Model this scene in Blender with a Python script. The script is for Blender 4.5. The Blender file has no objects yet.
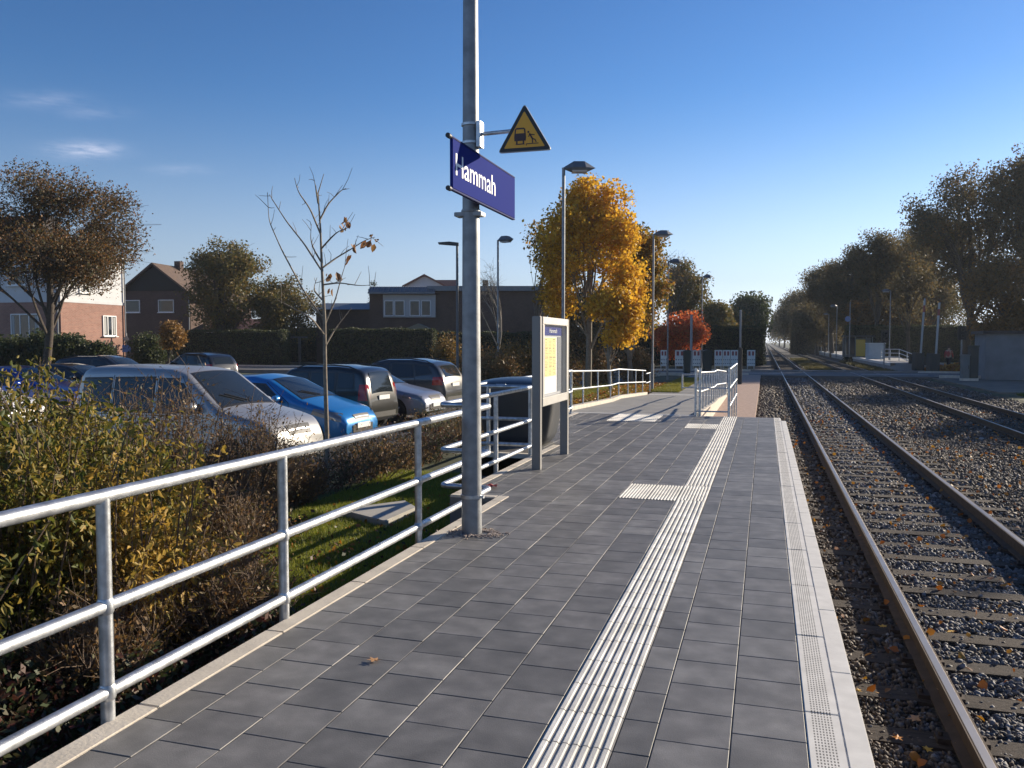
import bpy, bmesh, math, random
import numpy as np
from mathutils import Vector, Matrix

C = bpy.context.scene.collection
R = math.radians
# ------------------------------------------------------------------ camera
EYE = 1.63; FPX = 828.0; YAW = R(17.0); PITCH = R(2.9)
scene = bpy.context.scene
cam = bpy.data.cameras.new("camera"); camo = bpy.data.objects.new("camera", cam); C.objects.link(camo)
camo.location = (0, 0, EYE); camo.rotation_euler = (R(90) - PITCH, 0, YAW)
cam.sensor_width = 36; cam.lens = FPX / 1024 * 36; cam.clip_start = 0.1; cam.clip_end = 6000
scene.camera = camo
FW = Vector((-math.sin(YAW) * math.cos(PITCH), math.cos(YAW) * math.cos(PITCH), -math.sin(PITCH)))
RT = Vector((math.cos(YAW), math.sin(YAW), 0)); UP = RT.cross(FW)
def P(px, py, z):            # point of height z seen at a pixel of the photograph (used to measure the place)
    d = FW + RT * ((px - 512) / FPX) - UP * ((py - 384) / FPX)
    t = (z - EYE) / d.z
    return Vector((0, 0, EYE)) + d * t
def PD(px, d, z=0.0):        # point at forward distance d seen in pixel column px
    k = (px - 512) / FPX
    v = Vector((-math.sin(YAW), math.cos(YAW), 0)) * d + RT * (k * d)
    return Vector((v.x, v.y, z))
def ZD(py, d):               # height seen at pixel row py at distance d
    return EYE + (342 - py) / FPX * d
# ------------------------------------------------------------------ light
GAM = 1.24; TINT = (.53, .515, .55); SAT = 1.14
SUN_AZ = R(38); SUN_EL = R(17)
w = bpy.data.worlds.new("World"); scene.world = w; w.use_nodes = True
nt = w.node_tree; nt.nodes.clear()
def N(nt, t, **kw):
    n = nt.nodes.new(t)
    for k, v in kw.items():
        setattr(n, k, v)
    return n
wo = N(nt, 'ShaderNodeOutputWorld'); bg = N(nt, 'ShaderNodeBackground'); bg.inputs[1].default_value = 0.12
sky = N(nt, 'ShaderNodeTexSky', sky_type='NISHITA', sun_disc=False, sun_elevation=SUN_EL, sun_rotation=SUN_AZ,
        air_density=1.0, dust_density=0.1, ozone_density=3.0, altitude=0)
# a few thin cirrus wisps high on the left, fixed on the sky
tc = N(nt, 'ShaderNodeTexCoord')
def wisp(px, py, wx, wy, amp):
    d = (FW + RT * ((px - 512) / FPX) - UP * ((py - 384) / FPX)).normalized()
    sx = RT.normalized(); up = sx.cross(d).normalized()
    def dot(v):
        n = N(nt, 'ShaderNodeVectorMath', operation='DOT_PRODUCT'); nt.links.new(tc.outputs['Generated'], n.inputs[0]); n.inputs[1].default_value = v; return n.outputs['Value']
    def m(op, a, b):
        n = N(nt, 'ShaderNodeMath', operation=op)
        for i, s in enumerate((a, b)):
            if hasattr(s, 'links'): nt.links.new(s, n.inputs[i])
            elif s is not None: n.inputs[i].default_value = s
        return n.outputs[0]
    side = (up.cross(d)).normalized(); side = (side + up * -0.12).normalized()
    if side.dot(RT) < 0: side = -side
    a = m('DIVIDE', m('SUBTRACT', dot(side), d.dot(side)), wx); b = m('DIVIDE', m('SUBTRACT', dot(up), d.dot(up)), wy)
    rr = m('ADD', m('MULTIPLY', a, a), m('MULTIPLY', b, b))
    g = m('POWER', 2.718, m('MULTIPLY', rr, -1.0))
    front = m('GREATER_THAN', dot(d), 0.5)
    return m('MULTIPLY', m('MULTIPLY', g, amp), front), m
no = N(nt, 'ShaderNodeTexNoise'); no.inputs['Scale'].default_value = 34; no.inputs['Detail'].default_value = 10; no.inputs['Roughness'].default_value = .62
mp = N(nt, 'ShaderNodeMapping'); mp.inputs['Scale'].default_value = (1, 1, 5); nt.links.new(tc.outputs['Generated'], mp.inputs[0]); nt.links.new(mp.outputs[0], no.inputs['Vector'])
tot = None
for a in [(85, 150, .030, .008, .8), (45, 100, .035, .008, .22), (95, 113, .03, .006, .2), (182, 170, .028, .005, .28)]:
    g, m = wisp(*a); tot = g if tot is None else m('ADD', tot, g)
nz = m('MULTIPLY', m('SUBTRACT', no.outputs['Fac'], 0.28), 2.0)
fac = m('MULTIPLY', tot, nz); fac = m('MINIMUM', m('MAXIMUM', fac, 0.0), 0.6)
mix = N(nt, 'ShaderNodeMix', data_type='RGBA'); nt.links.new(fac, mix.inputs['Factor'])
nt.links.new(sky.outputs[0], mix.inputs['A']); mix.inputs['B'].default_value = (6.8, 6.8, 7.1, 1)
hs = N(nt, 'ShaderNodeHueSaturation'); hs.inputs['Saturation'].default_value = SAT; nt.links.new(mix.outputs['Result'], hs.inputs['Color'])
sepz = N(nt, 'ShaderNodeSeparateXYZ'); nt.links.new(tc.outputs['Generated'], sepz.inputs[0])
mrz = N(nt, 'ShaderNodeMapRange', interpolation_type='SMOOTHSTEP'); mrz.inputs[1].default_value = .30; mrz.inputs[2].default_value = 0.0; mrz.inputs[3].default_value = 0; mrz.inputs[4].default_value = .85; nt.links.new(sepz.outputs[2], mrz.inputs[0])
hz = N(nt, 'ShaderNodeHueSaturation'); hz.inputs['Saturation'].default_value = .15; nt.links.new(hs.outputs[0], hz.inputs['Color'])
tint = N(nt, 'ShaderNodeVectorMath', operation='MULTIPLY'); nt.links.new(hz.outputs[0], tint.inputs[0]); tint.inputs[1].default_value = (.78, .88, 1.0)
mh = N(nt, 'ShaderNodeMix', data_type='RGBA'); nt.links.new(mrz.outputs[0], mh.inputs['Factor']); nt.links.new(hs.outputs[0], mh.inputs['A']); nt.links.new(tint.outputs[0], mh.inputs['B'])
t2 = N(nt, 'ShaderNodeVectorMath', operation='MULTIPLY'); nt.links.new(mh.outputs['Result'], t2.inputs[0]); t2.inputs[1].default_value = TINT
gmn = N(nt, 'ShaderNodeGamma'); gmn.inputs[1].default_value = GAM; nt.links.new(t2.outputs[0], gmn.inputs[0])
nt.links.new(gmn.outputs[0], bg.inputs[0]); nt.links.new(bg.outputs[0], wo.inputs[0])
sl = bpy.data.lights.new("sun", 'SUN'); sl.energy = 4.8; sl.angle = R(0.53); sl.color = (1.0, .87, .69)
so = bpy.data.objects.new("sun", sl); C.objects.link(so)
SV = Vector((math.sin(SUN_AZ) * math.cos(SUN_EL), math.cos(SUN_AZ) * math.cos(SUN_EL), math.sin(SUN_EL)))
so.rotation_euler = SV.to_track_quat('Z', 'Y').to_euler()
vs = scene.view_settings; vs.view_transform = 'Standard'; vs.look = 'None'; vs.exposure = 0.75; vs.gamma = 1.0; vs.use_curve_mapping = False
scene.cycles.max_bounces = 6; scene.cycles.transparent_max_bounces = 8
# ------------------------------------------------------------------ materials
MATS = {}
def mat(name, col, rough=.7, metal=0.0, var=0.0, scale=3.0, bump=0.0, bscale=30.0, cols=None, island=False, trans=0.0, spec=None, coat=0.0, stretch=None, detail=4):
    if name in MATS: return MATS[name]
    mm = bpy.data.materials.new(name); mm.use_nodes = True; t = mm.node_tree; b = t.nodes['Principled BSDF']; L = t.links.new
    b.inputs['Roughness'].default_value = rough; b.inputs['Metallic'].default_value = metal
    if spec is not None: b.inputs['Specular IOR Level'].default_value = spec
    if coat: b.inputs['Coat Weight'].default_value = coat; b.inputs['Coat Roughness'].default_value = .05
    b.inputs['Base Color'].default_value = (*col, 1)
    geo = N(t, 'ShaderNodeNewGeometry'); vec = geo.outputs['Position']
    if stretch:
        mp = N(t, 'ShaderNodeMapping'); mp.inputs['Scale'].default_value = stretch; L(vec, mp.inputs[0]); vec = mp.outputs[0]
    out = None
    if cols:
        cr = N(t, 'ShaderNodeValToRGB'); e = cr.color_ramp
        while len(e.elements) < len(cols): e.elements.new(.5)
        for i, c in enumerate(cols): e.elements[i].position = i / (len(cols) - 1); e.elements[i].color = (*c, 1)
        if island: L(geo.outputs['Random Per Island'], cr.inputs[0])
        else:
            n = N(t, 'ShaderNodeTexNoise'); n.inputs['Scale'].default_value = scale; n.inputs['Detail'].default_value = detail; L(vec, n.inputs['Vector'])
            mr = N(t, 'ShaderNodeMapRange'); mr.inputs[1].default_value = .28; mr.inputs[2].default_value = .72; L(n.outputs['Fac'], mr.inputs[0]); L(mr.outputs[0], cr.inputs[0])
        out = cr.outputs[0]
    if var:
        n = N(t, 'ShaderNodeTexNoise'); n.inputs['Scale'].default_value = scale; n.inputs['Detail'].default_value = 6; L(vec, n.inputs['Vector'])
        mr = N(t, 'ShaderNodeMapRange'); mr.inputs[1].default_value = .3; mr.inputs[2].default_value = .7; mr.inputs[3].default_value = 1 - var; mr.inputs[4].default_value = 1 + var
        L(n.outputs['Fac'], mr.inputs[0])
        vm = N(t, 'ShaderNodeVectorMath', operation='SCALE'); L(mr.outputs[0], vm.inputs['Scale'])
        if out is not None: L(out, vm.inputs[0])
        else: vm.inputs[0].default_value = col
        out = vm.outputs[0]
    if out is not None: L(out, b.inputs['Base Color'])
    if bump:
        n = N(t, 'ShaderNodeTexNoise'); n.inputs['Scale'].default_value = bscale; n.inputs['Detail'].default_value = 5; L(vec, n.inputs['Vector'])
        bp = N(t, 'ShaderNodeBump'); bp.inputs['Strength'].default_value = bump; bp.inputs['Distance'].default_value = .02; L(n.outputs['Fac'], bp.inputs['Height']); L(bp.outputs[0], b.inputs['Normal'])
    if trans:
        tr = N(t, 'ShaderNodeBsdfTranslucent'); ms = N(t, 'ShaderNodeMixShader'); ms.inputs[0].default_value = trans
        if out is not None: L(out, tr.inputs[0])
        else: tr.inputs[0].default_value = (*col, 1)
        L(b.outputs[0], ms.inputs[1]); L(tr.outputs[0], ms.inputs[2]); L(ms.outputs[0], t.nodes['Material Output'].inputs[0])
    MATS[name] = mm; return mm
# ------------------------------------------------------------------ mesh helpers
def mesh_np(name, v, quads=None, tris=None):
    me = bpy.data.meshes.new(name); v = np.asarray(v, dtype=np.float32)
    f = []; ls = []; k = 0
    nq = 0 if quads is None else len(quads); ntr = 0 if tris is None else len(tris)
    me.vertices.add(len(v)); me.vertices.foreach_set('co', v.ravel())
    idx = []
    if nq: idx.append(np.asarray(quads, dtype=np.int32).ravel())
    if ntr: idx.append(np.asarray(tris, dtype=np.int32).ravel())
    idx = np.concatenate(idx); me.loops.add(len(idx)); me.loops.foreach_set('vertex_index', idx)
    st = np.concatenate([np.arange(nq) * 4, nq * 4 + np.arange(ntr) * 3]).astype(np.int32)
    me.polygons.add(nq + ntr); me.polygons.foreach_set('loop_start', st)
    me.update(calc_edges=True); me.validate(); return me
class MB:
    def __init__(s): s.v = []; s.f = []; s.m = []
    def add(s, vs, fs, mi=0):
        o = len(s.v); s.v += [tuple(q) for q in vs]; s.f += [tuple(i + o for i in f) for f in fs]; s.m += [mi] * len(fs); return s
    def box(s, x0, x1, y0, y1, z0, z1, mi=0):
        vs = [(x0, y0, z0), (x1, y0, z0), (x1, y1, z0), (x0, y1, z0), (x0, y0, z1), (x1, y0, z1), (x1, y1, z1), (x0, y1, z1)]
        return s.add(vs, [(3, 2, 1, 0), (4, 5, 6, 7), (0, 1, 5, 4), (1, 2, 6, 5), (2, 3, 7, 6), (3, 0, 4, 7)], mi)
    def cbox(s, c, sx, sy, sz, rz=0, mi=0, M=None):
        vs = []
        for dz in (-.5, .5):
            for dx, dy in ((-.5, -.5), (.5, -.5), (.5, .5), (-.5, .5)):
                p = Vector((dx * sx, dy * sy, dz * sz))
                p = (M @ p) if M else Matrix.Rotation(rz, 3, 'Z') @ p
                vs.append(p + Vector(c))
        return s.add(vs, [(3, 2, 1, 0), (4, 5, 6, 7), (0, 1, 5, 4), (1, 2, 6, 5), (2, 3, 7, 6), (3, 0, 4, 7)], mi)
    def prism(s, pts, ax, a, b, mi=0):     # 2-D outline extruded along axis ax from a to b
        n = len(pts)
        def mk(p, t): return (t, p[0], p[1]) if ax == 'x' else ((p[0], t, p[1]) if ax == 'y' else (p[0], p[1], t))
        vs = [mk(p, a) for p in pts] + [mk(p, b) for p in pts]
        fs = [tuple(range(n))[::-1], tuple(range(n, 2 * n))] + [(i, (i + 1) % n, n + (i + 1) % n, n + i) for i in range(n)]
        return s.add(vs, fs, mi)
    def tube(s, pts, r, n=10, mi=0, cap=True, bend=0.0, closed=False):
        pts = [Vector(p) for p in pts]
        if bend and len(pts) > 2:                      # round the inner corners
            q = [pts[0]]
            for i in range(1, len(pts) - 1):
                a, b, c = pts[i - 1], pts[i], pts[i + 1]
                u = (a - b).normalized(); v = (c - b).normalized()
                if u.dot(v) < -.999: q.append(b); continue
                k = min(bend, (a - b).length * .45, (c - b).length * .45)
                for t in np.linspace(0, 1, 6):
                    q.append((b + u * k) * (1 - t) ** 2 + b * 2 * t * (1 - t) + (b + v * k) * t * t)
            q.append(pts[-1]); pts = q
        m = len(pts); rs = [r] * m if not hasattr(r, '__len__') else list(r)
        if len(rs) != m: rs = list(np.interp(np.linspace(0, 1, m), np.linspace(0, 1, len(rs)), rs))
        o = len(s.v); prev = None
        for i, p in enumerate(pts):
            d = (pts[min(i + 1, m - 1)] - pts[max(i - 1, 0)]).normalized()
            if prev is None:
                a = Vector((0, 0, 1)) if abs(d.z) < .9 else Vector((1, 0, 0)); u = d.cross(a).normalized()
            else:
                u = (prev - d * prev.dot(d)); u = u.normalized() if u.length > 1e-6 else d.orthogonal().normalized()
            prev = u; w_ = d.cross(u)
            for k in range(n):
                an = 2 * math.pi * k / n; s.v.append(tuple(p + (u * math.cos(an) + w_ * math.sin(an)) * rs[i]))
        for i in range(m - 1):
            for k in range(n):
                s.f.append((o + i * n + k, o + i * n + (k + 1) % n, o + (i + 1) * n + (k + 1) % n, o + (i + 1) * n + k)); s.m.append(mi)
        if cap:
            s.f.append(tuple(o + k for k in range(n))[::-1]); s.m.append(mi)
            s.f.append(tuple(o + (m - 1) * n + k for k in range(n))); s.m.append(mi)
        return s
    def lathe(s, c, prof, n=24, mi=0, axis='z'):
        o = len(s.v)
        for (r_, z_) in prof:
            for k in range(n):
                an = 2 * math.pi * k / n; x, y = r_ * math.cos(an), r_ * math.sin(an)
                p = (x, y, z_) if axis == 'z' else ((x, z_, y) if axis == 'y' else (z_, x, y))
                s.v.append((c[0] + p[0], c[1] + p[1], c[2] + p[2]))
        for i in range(len(prof) - 1):
            for k in range(n):
                s.f.append((o + i * n + k, o + i * n + (k + 1) % n, o + (i + 1) * n + (k + 1) % n, o + (i + 1) * n + k)); s.m.append(mi)
        s.f.append(tuple(o + k for k in range(n))[::-1]); s.m.append(mi)
        s.f.append(tuple(o + (len(prof) - 1) * n + k for k in range(n))); s.m.append(mi)
        return s
    def grid(s, fn, nu, nv, mi=0):
        o = len(s.v)
        for i in range(nu + 1):
            for j in range(nv + 1): s.v.append(tuple(fn(i / nu, j / nv)))
        for i in range(nu):
            for j in range(nv):
                a = o + i * (nv + 1) + j; s.f.append((a, a + nv + 1, a + nv + 2, a + 1)); s.m.append(mi)
        return s
    def build(s, name, mats, parent=None, smooth=0, bevel=0, world=True, normals=True):
        me = bpy.data.meshes.new(name); off = parent_loc(parent) if (parent and world) else Vector((0, 0, 0))
        me.from_pydata([(a - off.x, b - off.y, c - off.z) for a, b, c in s.v], [], s.f)
        if not isinstance(mats, (list, tuple)): mats = [mats]
        for q in mats: me.materials.append(q)
        me.polygons.foreach_set('material_index', s.m)
        if normals or bevel:
            bm = bmesh.new(); bm.from_mesh(me)
            if normals: bmesh.ops.recalc_face_normals(bm, faces=bm.faces)
            if bevel: bmesh.ops.bevel(bm, geom=[e for e in bm.edges if e.calc_face_angle(0) > .5], offset=bevel, segments=2, affect='EDGES', clamp_overlap=True)
            bm.to_mesh(me); bm.free()
        if smooth:
            me.shade_smooth(); me.set_sharp_from_angle(angle=R(smooth))
        o = bpy.data.objects.new(name, me); C.objects.link(o)
        if parent: o.parent = parent
        return o
def parent_loc(p):
    l = Vector(p.location)
    while p.parent: p = p.parent; l = l + Vector(p.location)
    return l
def tag(o, label=None, cat=None, group=None, kind=None):
    if label: o['label'] = label
    if cat: o['category'] = cat
    if group: o['group'] = group
    if kind: o['kind'] = kind
    return o
def empty(name, loc, rz=0, label=None, cat=None, group=None):
    o = bpy.data.objects.new(name, None); C.objects.link(o); o.location = loc; o.rotation_euler = (0, 0, rz); o.empty_display_size = .2
    return tag(o, label, cat, group)
def kids(o): return [c for c in bpy.data.objects if c.parent == o]
def copy_tree(o, parent=None):
    c = o.copy(); C.objects.link(c); c.parent = parent
    for ch in kids(o): copy_tree(ch, c)
    return c
def link_np(name, me, m, parent=None):
    me.materials.append(m); o = bpy.data.objects.new(name, me); C.objects.link(o)
    if parent: o.parent = parent
    return o
rng = np.random.default_rng(7)
# ---- palette
galv = mat('galvanised_steel', (.50, .52, .54), .42, .85, var=.3, scale=18, bump=.05, bscale=60)
galv_pole = mat('galvanised_pole', (.27, .28, .29), .55, .6, var=.22, scale=9, bump=.05, bscale=50)
alu = mat('brushed_aluminium', (.47, .46, .44), .45, .6, var=.06, scale=6)
concrete = mat('light_concrete', (.60, .54, .45), .85, var=.12, scale=5, bump=.15, bscale=60)
white_con = mat('white_concrete', (.72, .70, .65), .8, var=.08, scale=7, bump=.1, bscale=80)
dark_con = mat('old_concrete', (.2, .19, .18), .9, var=.2, scale=3, bump=.2, bscale=30)
asphalt = mat('asphalt', (.06, .06, .062), .85, var=.2, scale=1.5, bump=.2, bscale=80)
dark_metal = mat('dark_lamp_metal', (.05, .055, .06), .45, .5, var=.1)
black_pl = mat('black_plastic', (.02, .02, .022), .5)
glass = mat('window_glass', (.018, .024, .03), .04, 0, spec=.4)
white_paint = mat('white_paint', (.75, .75, .73), .5)

def haze():
    m = bpy.data.materials.new('haze'); m.use_nodes = True; t = m.node_tree; t.nodes.clear(); o_ = N(t, 'ShaderNodeOutputMaterial'); v = N(t, 'ShaderNodeVolumePrincipled')
    v.inputs['Color'].default_value = (.80, .90, 1.0, 1); v.inputs['Density'].default_value = .00028; v.inputs['Anisotropy'].default_value = .25
    t.links.new(v.outputs[0], o_.inputs['Volume']); o = MB().box(-2700, 2700, -120, 4200, -2.2, 24).build('haze', m); tag(o, 'thin pale haze in the air over the station', 'haze', kind='stuff')
# ================================================================== SETTING
GZ = -.53
def structure(name, mb, m, **kw):
    o = mb.build(name, m, **kw); o['kind'] = 'structure'; return o
# ground sheet to the horizon
gm = mat('ground_soil_grass', (.06, .07, .03), .95, cols=[(.035, .032, .02), (.05, .055, .022), (.075, .085, .03), (.06, .05, .028)], scale=.6, bump=.6, bscale=12, detail=8)
xs = sorted(set([-2500, -900, -400, -200, -120, -80] + list(np.arange(-60, -4.5, 1.5)) + [-4.6, -3.9, -3.3, -2.72, .3, 1, 8.5, 9.4, 10.5, 14, 20, 30, 50, 90, 150, 300, 900, 2500]))
ys = sorted(set([-60, -20] + list(np.arange(-6, 40, 1.5)) + list(np.arange(40, 80, 4)) + [90, 110, 140, 200, 300, 500, 900, 1600, 4000]))
def gh(x, y):
    if x <= -2.7: return GZ - .03 + (.02 * math.sin(x * 1.3) * math.sin(y * 1.1) if x > -60 else 0) - (.12 if x < -7 else 0)
    if x <= 9: return -.78
    return GZ - .06
g = MB(); g.v = [(x, y, gh(x, y)) for x in xs for y in ys]; ny = len(ys)
g.f = [(i * ny + j, (i + 1) * ny + j, (i + 1) * ny + j + 1, i * ny + j + 1) for i in range(len(xs) - 1) for j in range(ny - 1)]; g.m = [0] * len(g.f)
structure('ground', g, gm)
# parking lot and the road over the crossing
structure('parking_lot', MB().box(-34, -7.2, -8, 50, -.9, -.60), asphalt)
road_m = mat('road_asphalt', (.12, .115, .11), .85, var=.15, scale=1.2, bump=.15, bscale=60)
structure('road', MB().box(-140, 120, 55, 62, -.8, -.475), road_m)
structure('footway', MB().box(-140, 120, 62.2, 63.6, -.8, -.40).box(-140, -8, 53.4, 54.8, -.8, -.42), mat('footway_slabs', (.22, .2, .18), .9, var=.15, scale=2))
structure('road_kerb', MB().box(-140, -1, 54.8, 54.98, -.8, -.36).box(10, 120, 54.8, 54.98, -.8, -.36).box(-140, -1, 62.02, 62.2, -.8, -.35).box(10, 120, 62.02, 62.2, -.8, -.35), concrete)
mk = MB()
for x in range(-120, 110, 9): mk.box(x, x + 4, 58.4, 58.55, -.475, -.471)
structure('road_marking', mk, white_paint)
structure('crossing_apron', MB().box(9.6, 40, 40, 54.8, -.8, -.52), mat('gravel_path', (.16, .14, .11), .95, var=.25, scale=1.2, bump=.4, bscale=25))
# trackside verge strips
structure('brick_path', MB().box(-1.37, -.25, 18.66, 54.8, -.8, -.455), mat('red_brick_paving', (.40, .27, .21), .9, var=.2, scale=9, bump=.2, bscale=40))
# ballast bed
bal_m = mat('ballast_bed', (.06, .055, .05), .95, cols=[(.014, .012, .011), (.04, .034, .028), (.09, .08, .07), (.03, .026, .022)], scale=28, bump=1, bscale=35, detail=8)
structure('ballast_bed', MB().grid(lambda u, v: (.36 + u * 8.9, -6 + v * 61, -.66 + .012 * math.sin(u * 40) * math.sin(v * 300) - (.10 * math.exp(-((u * 8.9 - 3.9) / .7) ** 2))), 40, 120), bal_m)
structure('ballast_bed', MB().box(-.9, 9.3, 62.2, 1500, -.9, -.66), bal_m)
structure('track_verge', MB().grid(lambda u, v: (-.25 + u * .62, 18.6 + v * 36.2, -.60), 2, 20), bal_m)
# ---- platform slab body and kerbs
XL1, XL2, XL3, XE = -2.68, -3.20, -4.20, .38
Y1, Y2, YEND = 8.3, 11.5, 18.65
plat = MB()
def col(poly, z0, z1, mbx): mbx.prism(poly, 'z', z0, z1)
col([(XL1, -4), (.355, -4), (.355, YEND), (XL3, YEND), (XL3, Y2), (XL2, Y2), (XL2, Y1), (XL1, Y1)], -.9, -.062, plat)
structure('platform', plat, dark_con)
k = MB()
def kerb(x0, x1, y0, y1, L=1.0, z0=-.35, z1=.004, along='y'):
    a, b = (y0, y1) if along == 'y' else (x0, x1); t = a
    while t < b - .05:
        e = min(t + L, b)
        if along == 'y': k.box(x0, x1, t + .003, e - .003, z0, z1)
        else: k.box(t + .003, e - .003, y0, y1, z0, z1)
        t = e
kerb(-2.68, -2.565, -4, Y1); kerb(XL2, -2.685, Y1 - .11, Y1, along='x'); kerb(XL2, XL2 + .115, Y1 + .005, Y2 + 1.2)
kerb(XL3, XL3 + .115, Y2 + .12, YEND); kerb(XL3, XL2 - .005, Y2, Y2 + .115, along='x')
structure('platform_end_line', MB().box(-4.5, -1.5, YEND, YEND + .115, -.3, .004), white_con)
structure('kerb', k, concrete, bevel=.006)
structure('platform_step_wall', MB().box(-3.19, -2.7, Y1 - .13, Y1 - .005, -.9, -.02), dark_con)
# edge stones
edge_m = mat('edge_stone', (.74, .71, .65), .8)
t = edge_m.node_tree; b = t.nodes['Principled BSDF']; geo = N(t, 'ShaderNodeNewGeometry')
sep = N(t, 'ShaderNodeSeparateXYZ'); t.links.new(geo.outputs['Position'], sep.inputs[0])
def tm(t, op, a, bb=0.0, c=None):
    n = N(t, 'ShaderNodeMath', operation=op)
    for i, s_ in enumerate((a, bb) if c is None else (a, bb, c)):
        if hasattr(s_, 'links'): t.links.new(s_, n.inputs[i])
        else: n.inputs[i].default_value = s_
    return n.outputs[0]
X, Y = sep.outputs[0], sep.outputs[1]
fx = tm(t, 'ABSOLUTE', tm(t, 'SUBTRACT', tm(t, 'FRACT', tm(t, 'DIVIDE', tm(t, 'ADD', X, 10), .0125)), .5))
fy = tm(t, 'ABSOLUTE', tm(t, 'SUBTRACT', tm(t, 'FRACT', tm(t, 'DIVIDE', tm(t, 'ADD', Y, 10), .025)), .5))
dot = tm(t, 'MULTIPLY', tm(t, 'LESS_THAN', fx, .25), tm(t, 'LESS_THAN', fy, .3))
band = tm(t, 'MULTIPLY', tm(t, 'GREATER_THAN', X, .211), tm(t, 'LESS_THAN', X, .299))
dm = tm(t, 'MULTIPLY', dot, band)
nn = N(t, 'ShaderNodeTexNoise'); nn.inputs['Scale'].default_value = 8; nn.inputs['Detail'].default_value = 8; t.links.new(geo.outputs['Position'], nn.inputs['Vector'])
mx = N(t, 'ShaderNodeMix', data_type='RGBA'); t.links.new(dm, mx.inputs['Factor']); mx.inputs['A'].default_value = (.76, .73, .66, 1); mx.inputs['B'].default_value = (.16, .155, .15, 1)
vm = N(t, 'ShaderNodeVectorMath', operation='SCALE'); t.links.new(mx.outputs['Result'], vm.inputs[0]); t.links.new(tm(t, 'ADD', tm(t, 'MULTIPLY', nn.outputs[0], .5), .72), vm.inputs['Scale']); t.links.new(vm.outputs[0], b.inputs['Base Color'])
bp = N(t, 'ShaderNodeBump'); bp.inputs['Distance'].default_value = .004; bp.invert = True; t.links.new(dm, bp.inputs['Height']); t.links.new(bp.outputs[0], b.inputs['Normal'])
es = MB(); y = -4.2; i = 0
while y < YEND - .2:
    e = min(y + 1.0, YEND)
    es.box(.189, .332, y + .004, e - .004, -.06, .003 + .0012 * math.sin(i * 2.3))
    y = e; i += 1
y = -3.7
while y < YEND - .75:
    e = min(y + 1.0, YEND - .7); es.box(.3325, .428, y + .003, e - .003, -.20, .0036); y = e
structure('platform_edge_stones', es, edge_m, bevel=.004)
# ---- individual paving slabs (one mesh with real joints)
slab_m = mat('grey_paving_slabs', (.1, .1, .1), .6)
t = slab_m.node_tree; b = t.nodes['Principled BSDF']; geo = N(t, 'ShaderNodeNewGeometry'); L = t.links.new
cr = N(t, 'ShaderNodeValToRGB'); e = cr.color_ramp; cs = [(.125, .120, .112), (.145, .139, .130), (.168, .16, .15), (.20, .192, .178)]
while len(e.elements) < 4: e.elements.new(.5)
for i, c in enumerate(cs): e.elements[i].position = i / 3; e.elements[i].color = (*c, 1)
L(geo.outputs['Random Per Island'], cr.inputs[0])
n1 = N(t, 'ShaderNodeTexNoise'); n1.inputs['Scale'].default_value = 6; n1.inputs['Detail'].default_value = 7; L(geo.outputs['Position'], n1.inputs['Vector'])
n2 = N(t, 'ShaderNodeTexNoise'); n2.inputs['Scale'].default_value = 160; n2.inputs['Detail'].default_value = 3; L(geo.outputs['Position'], n2.inputs['Vector'])
sc = tm(t, 'ADD', tm(t, 'MULTIPLY', tm(t, 'POWER', n1.outputs[0], 2.0), 1.5), tm(t, 'MULTIPLY', n2.outputs[0], .35)); sc = tm(t, 'ADD', sc, .46)
vm = N(t, 'ShaderNodeVectorMath', operation='SCALE'); L(cr.outputs[0], vm.inputs[0]); L(sc, vm.inputs['Scale']); L(vm.outputs[0], b.inputs['Base Color'])
bp = N(t, 'ShaderNodeBump'); bp.inputs['Distance'].default_value = .002; bp.inputs['Strength'].default_value = .5; L(n2.outputs[0], bp.inputs['Height']); L(bp.outputs[0], b.inputs['Normal'])
b.inputs['Roughness'].default_value = .55
sm = MB(); J = .0030
def slab(x0, x1, y0, y1, dz=None):
    if x1 - x0 < .03 or y1 - y0 < .03: return
    z = (rng.normal() * .00035) if dz is None else dz
    x0 += J; x1 -= J; y0 += J; y1 -= J; b_ = .0016
    tl = rng.normal(size=2) * .0004
    v = [(x0, y0, z - b_), (x1, y0, z - b_), (x1, y1, z - b_), (x0, y1, z - b_), (x0 + b_, y0 + b_, z + tl[0]), (x1 - b_, y0 + b_, z + tl[1]), (x1 - b_, y1 - b_, z + tl[1]), (x0 + b_, y1 - b_, z + tl[0]),
         (x0, y0, z - .05), (x1, y0, z - .05), (x1, y1, z - .05), (x0, y1, z - .05)]
    sm.add(v, [(4, 5, 6, 7), (0, 1, 5, 4), (1, 2, 6, 5), (2, 3, 7, 6), (3, 0, 4, 7), (8, 9, 1, 0), (9, 10, 2, 1), (10, 11, 3, 2), (11, 8, 0, 3)])
PADS = [(-1.462, -.862, 8.55, 9.45), (-1.462, -.862, 15.9, 16.8), (-3.15, -2.15, 16.95, 18.55), (-.95, -.10, YEND - .001, YEND)]
def inpad(x0, x1, y0, y1):
    for a, b_, c, d in PADS[:3]:
        if x1 > a + .02 and x0 < b_ - .02 and y1 > c + .02 and y0 < d - .02: return True
    return False
SX0, SX1 = -.862, -.560
cols_ = [(-.560, -.411), (-.411, -.112), (-.112, .187)]
x = SX0
while x > -4.5:
    nx = x - .3; cols_.append((nx, x)); x = nx
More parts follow.
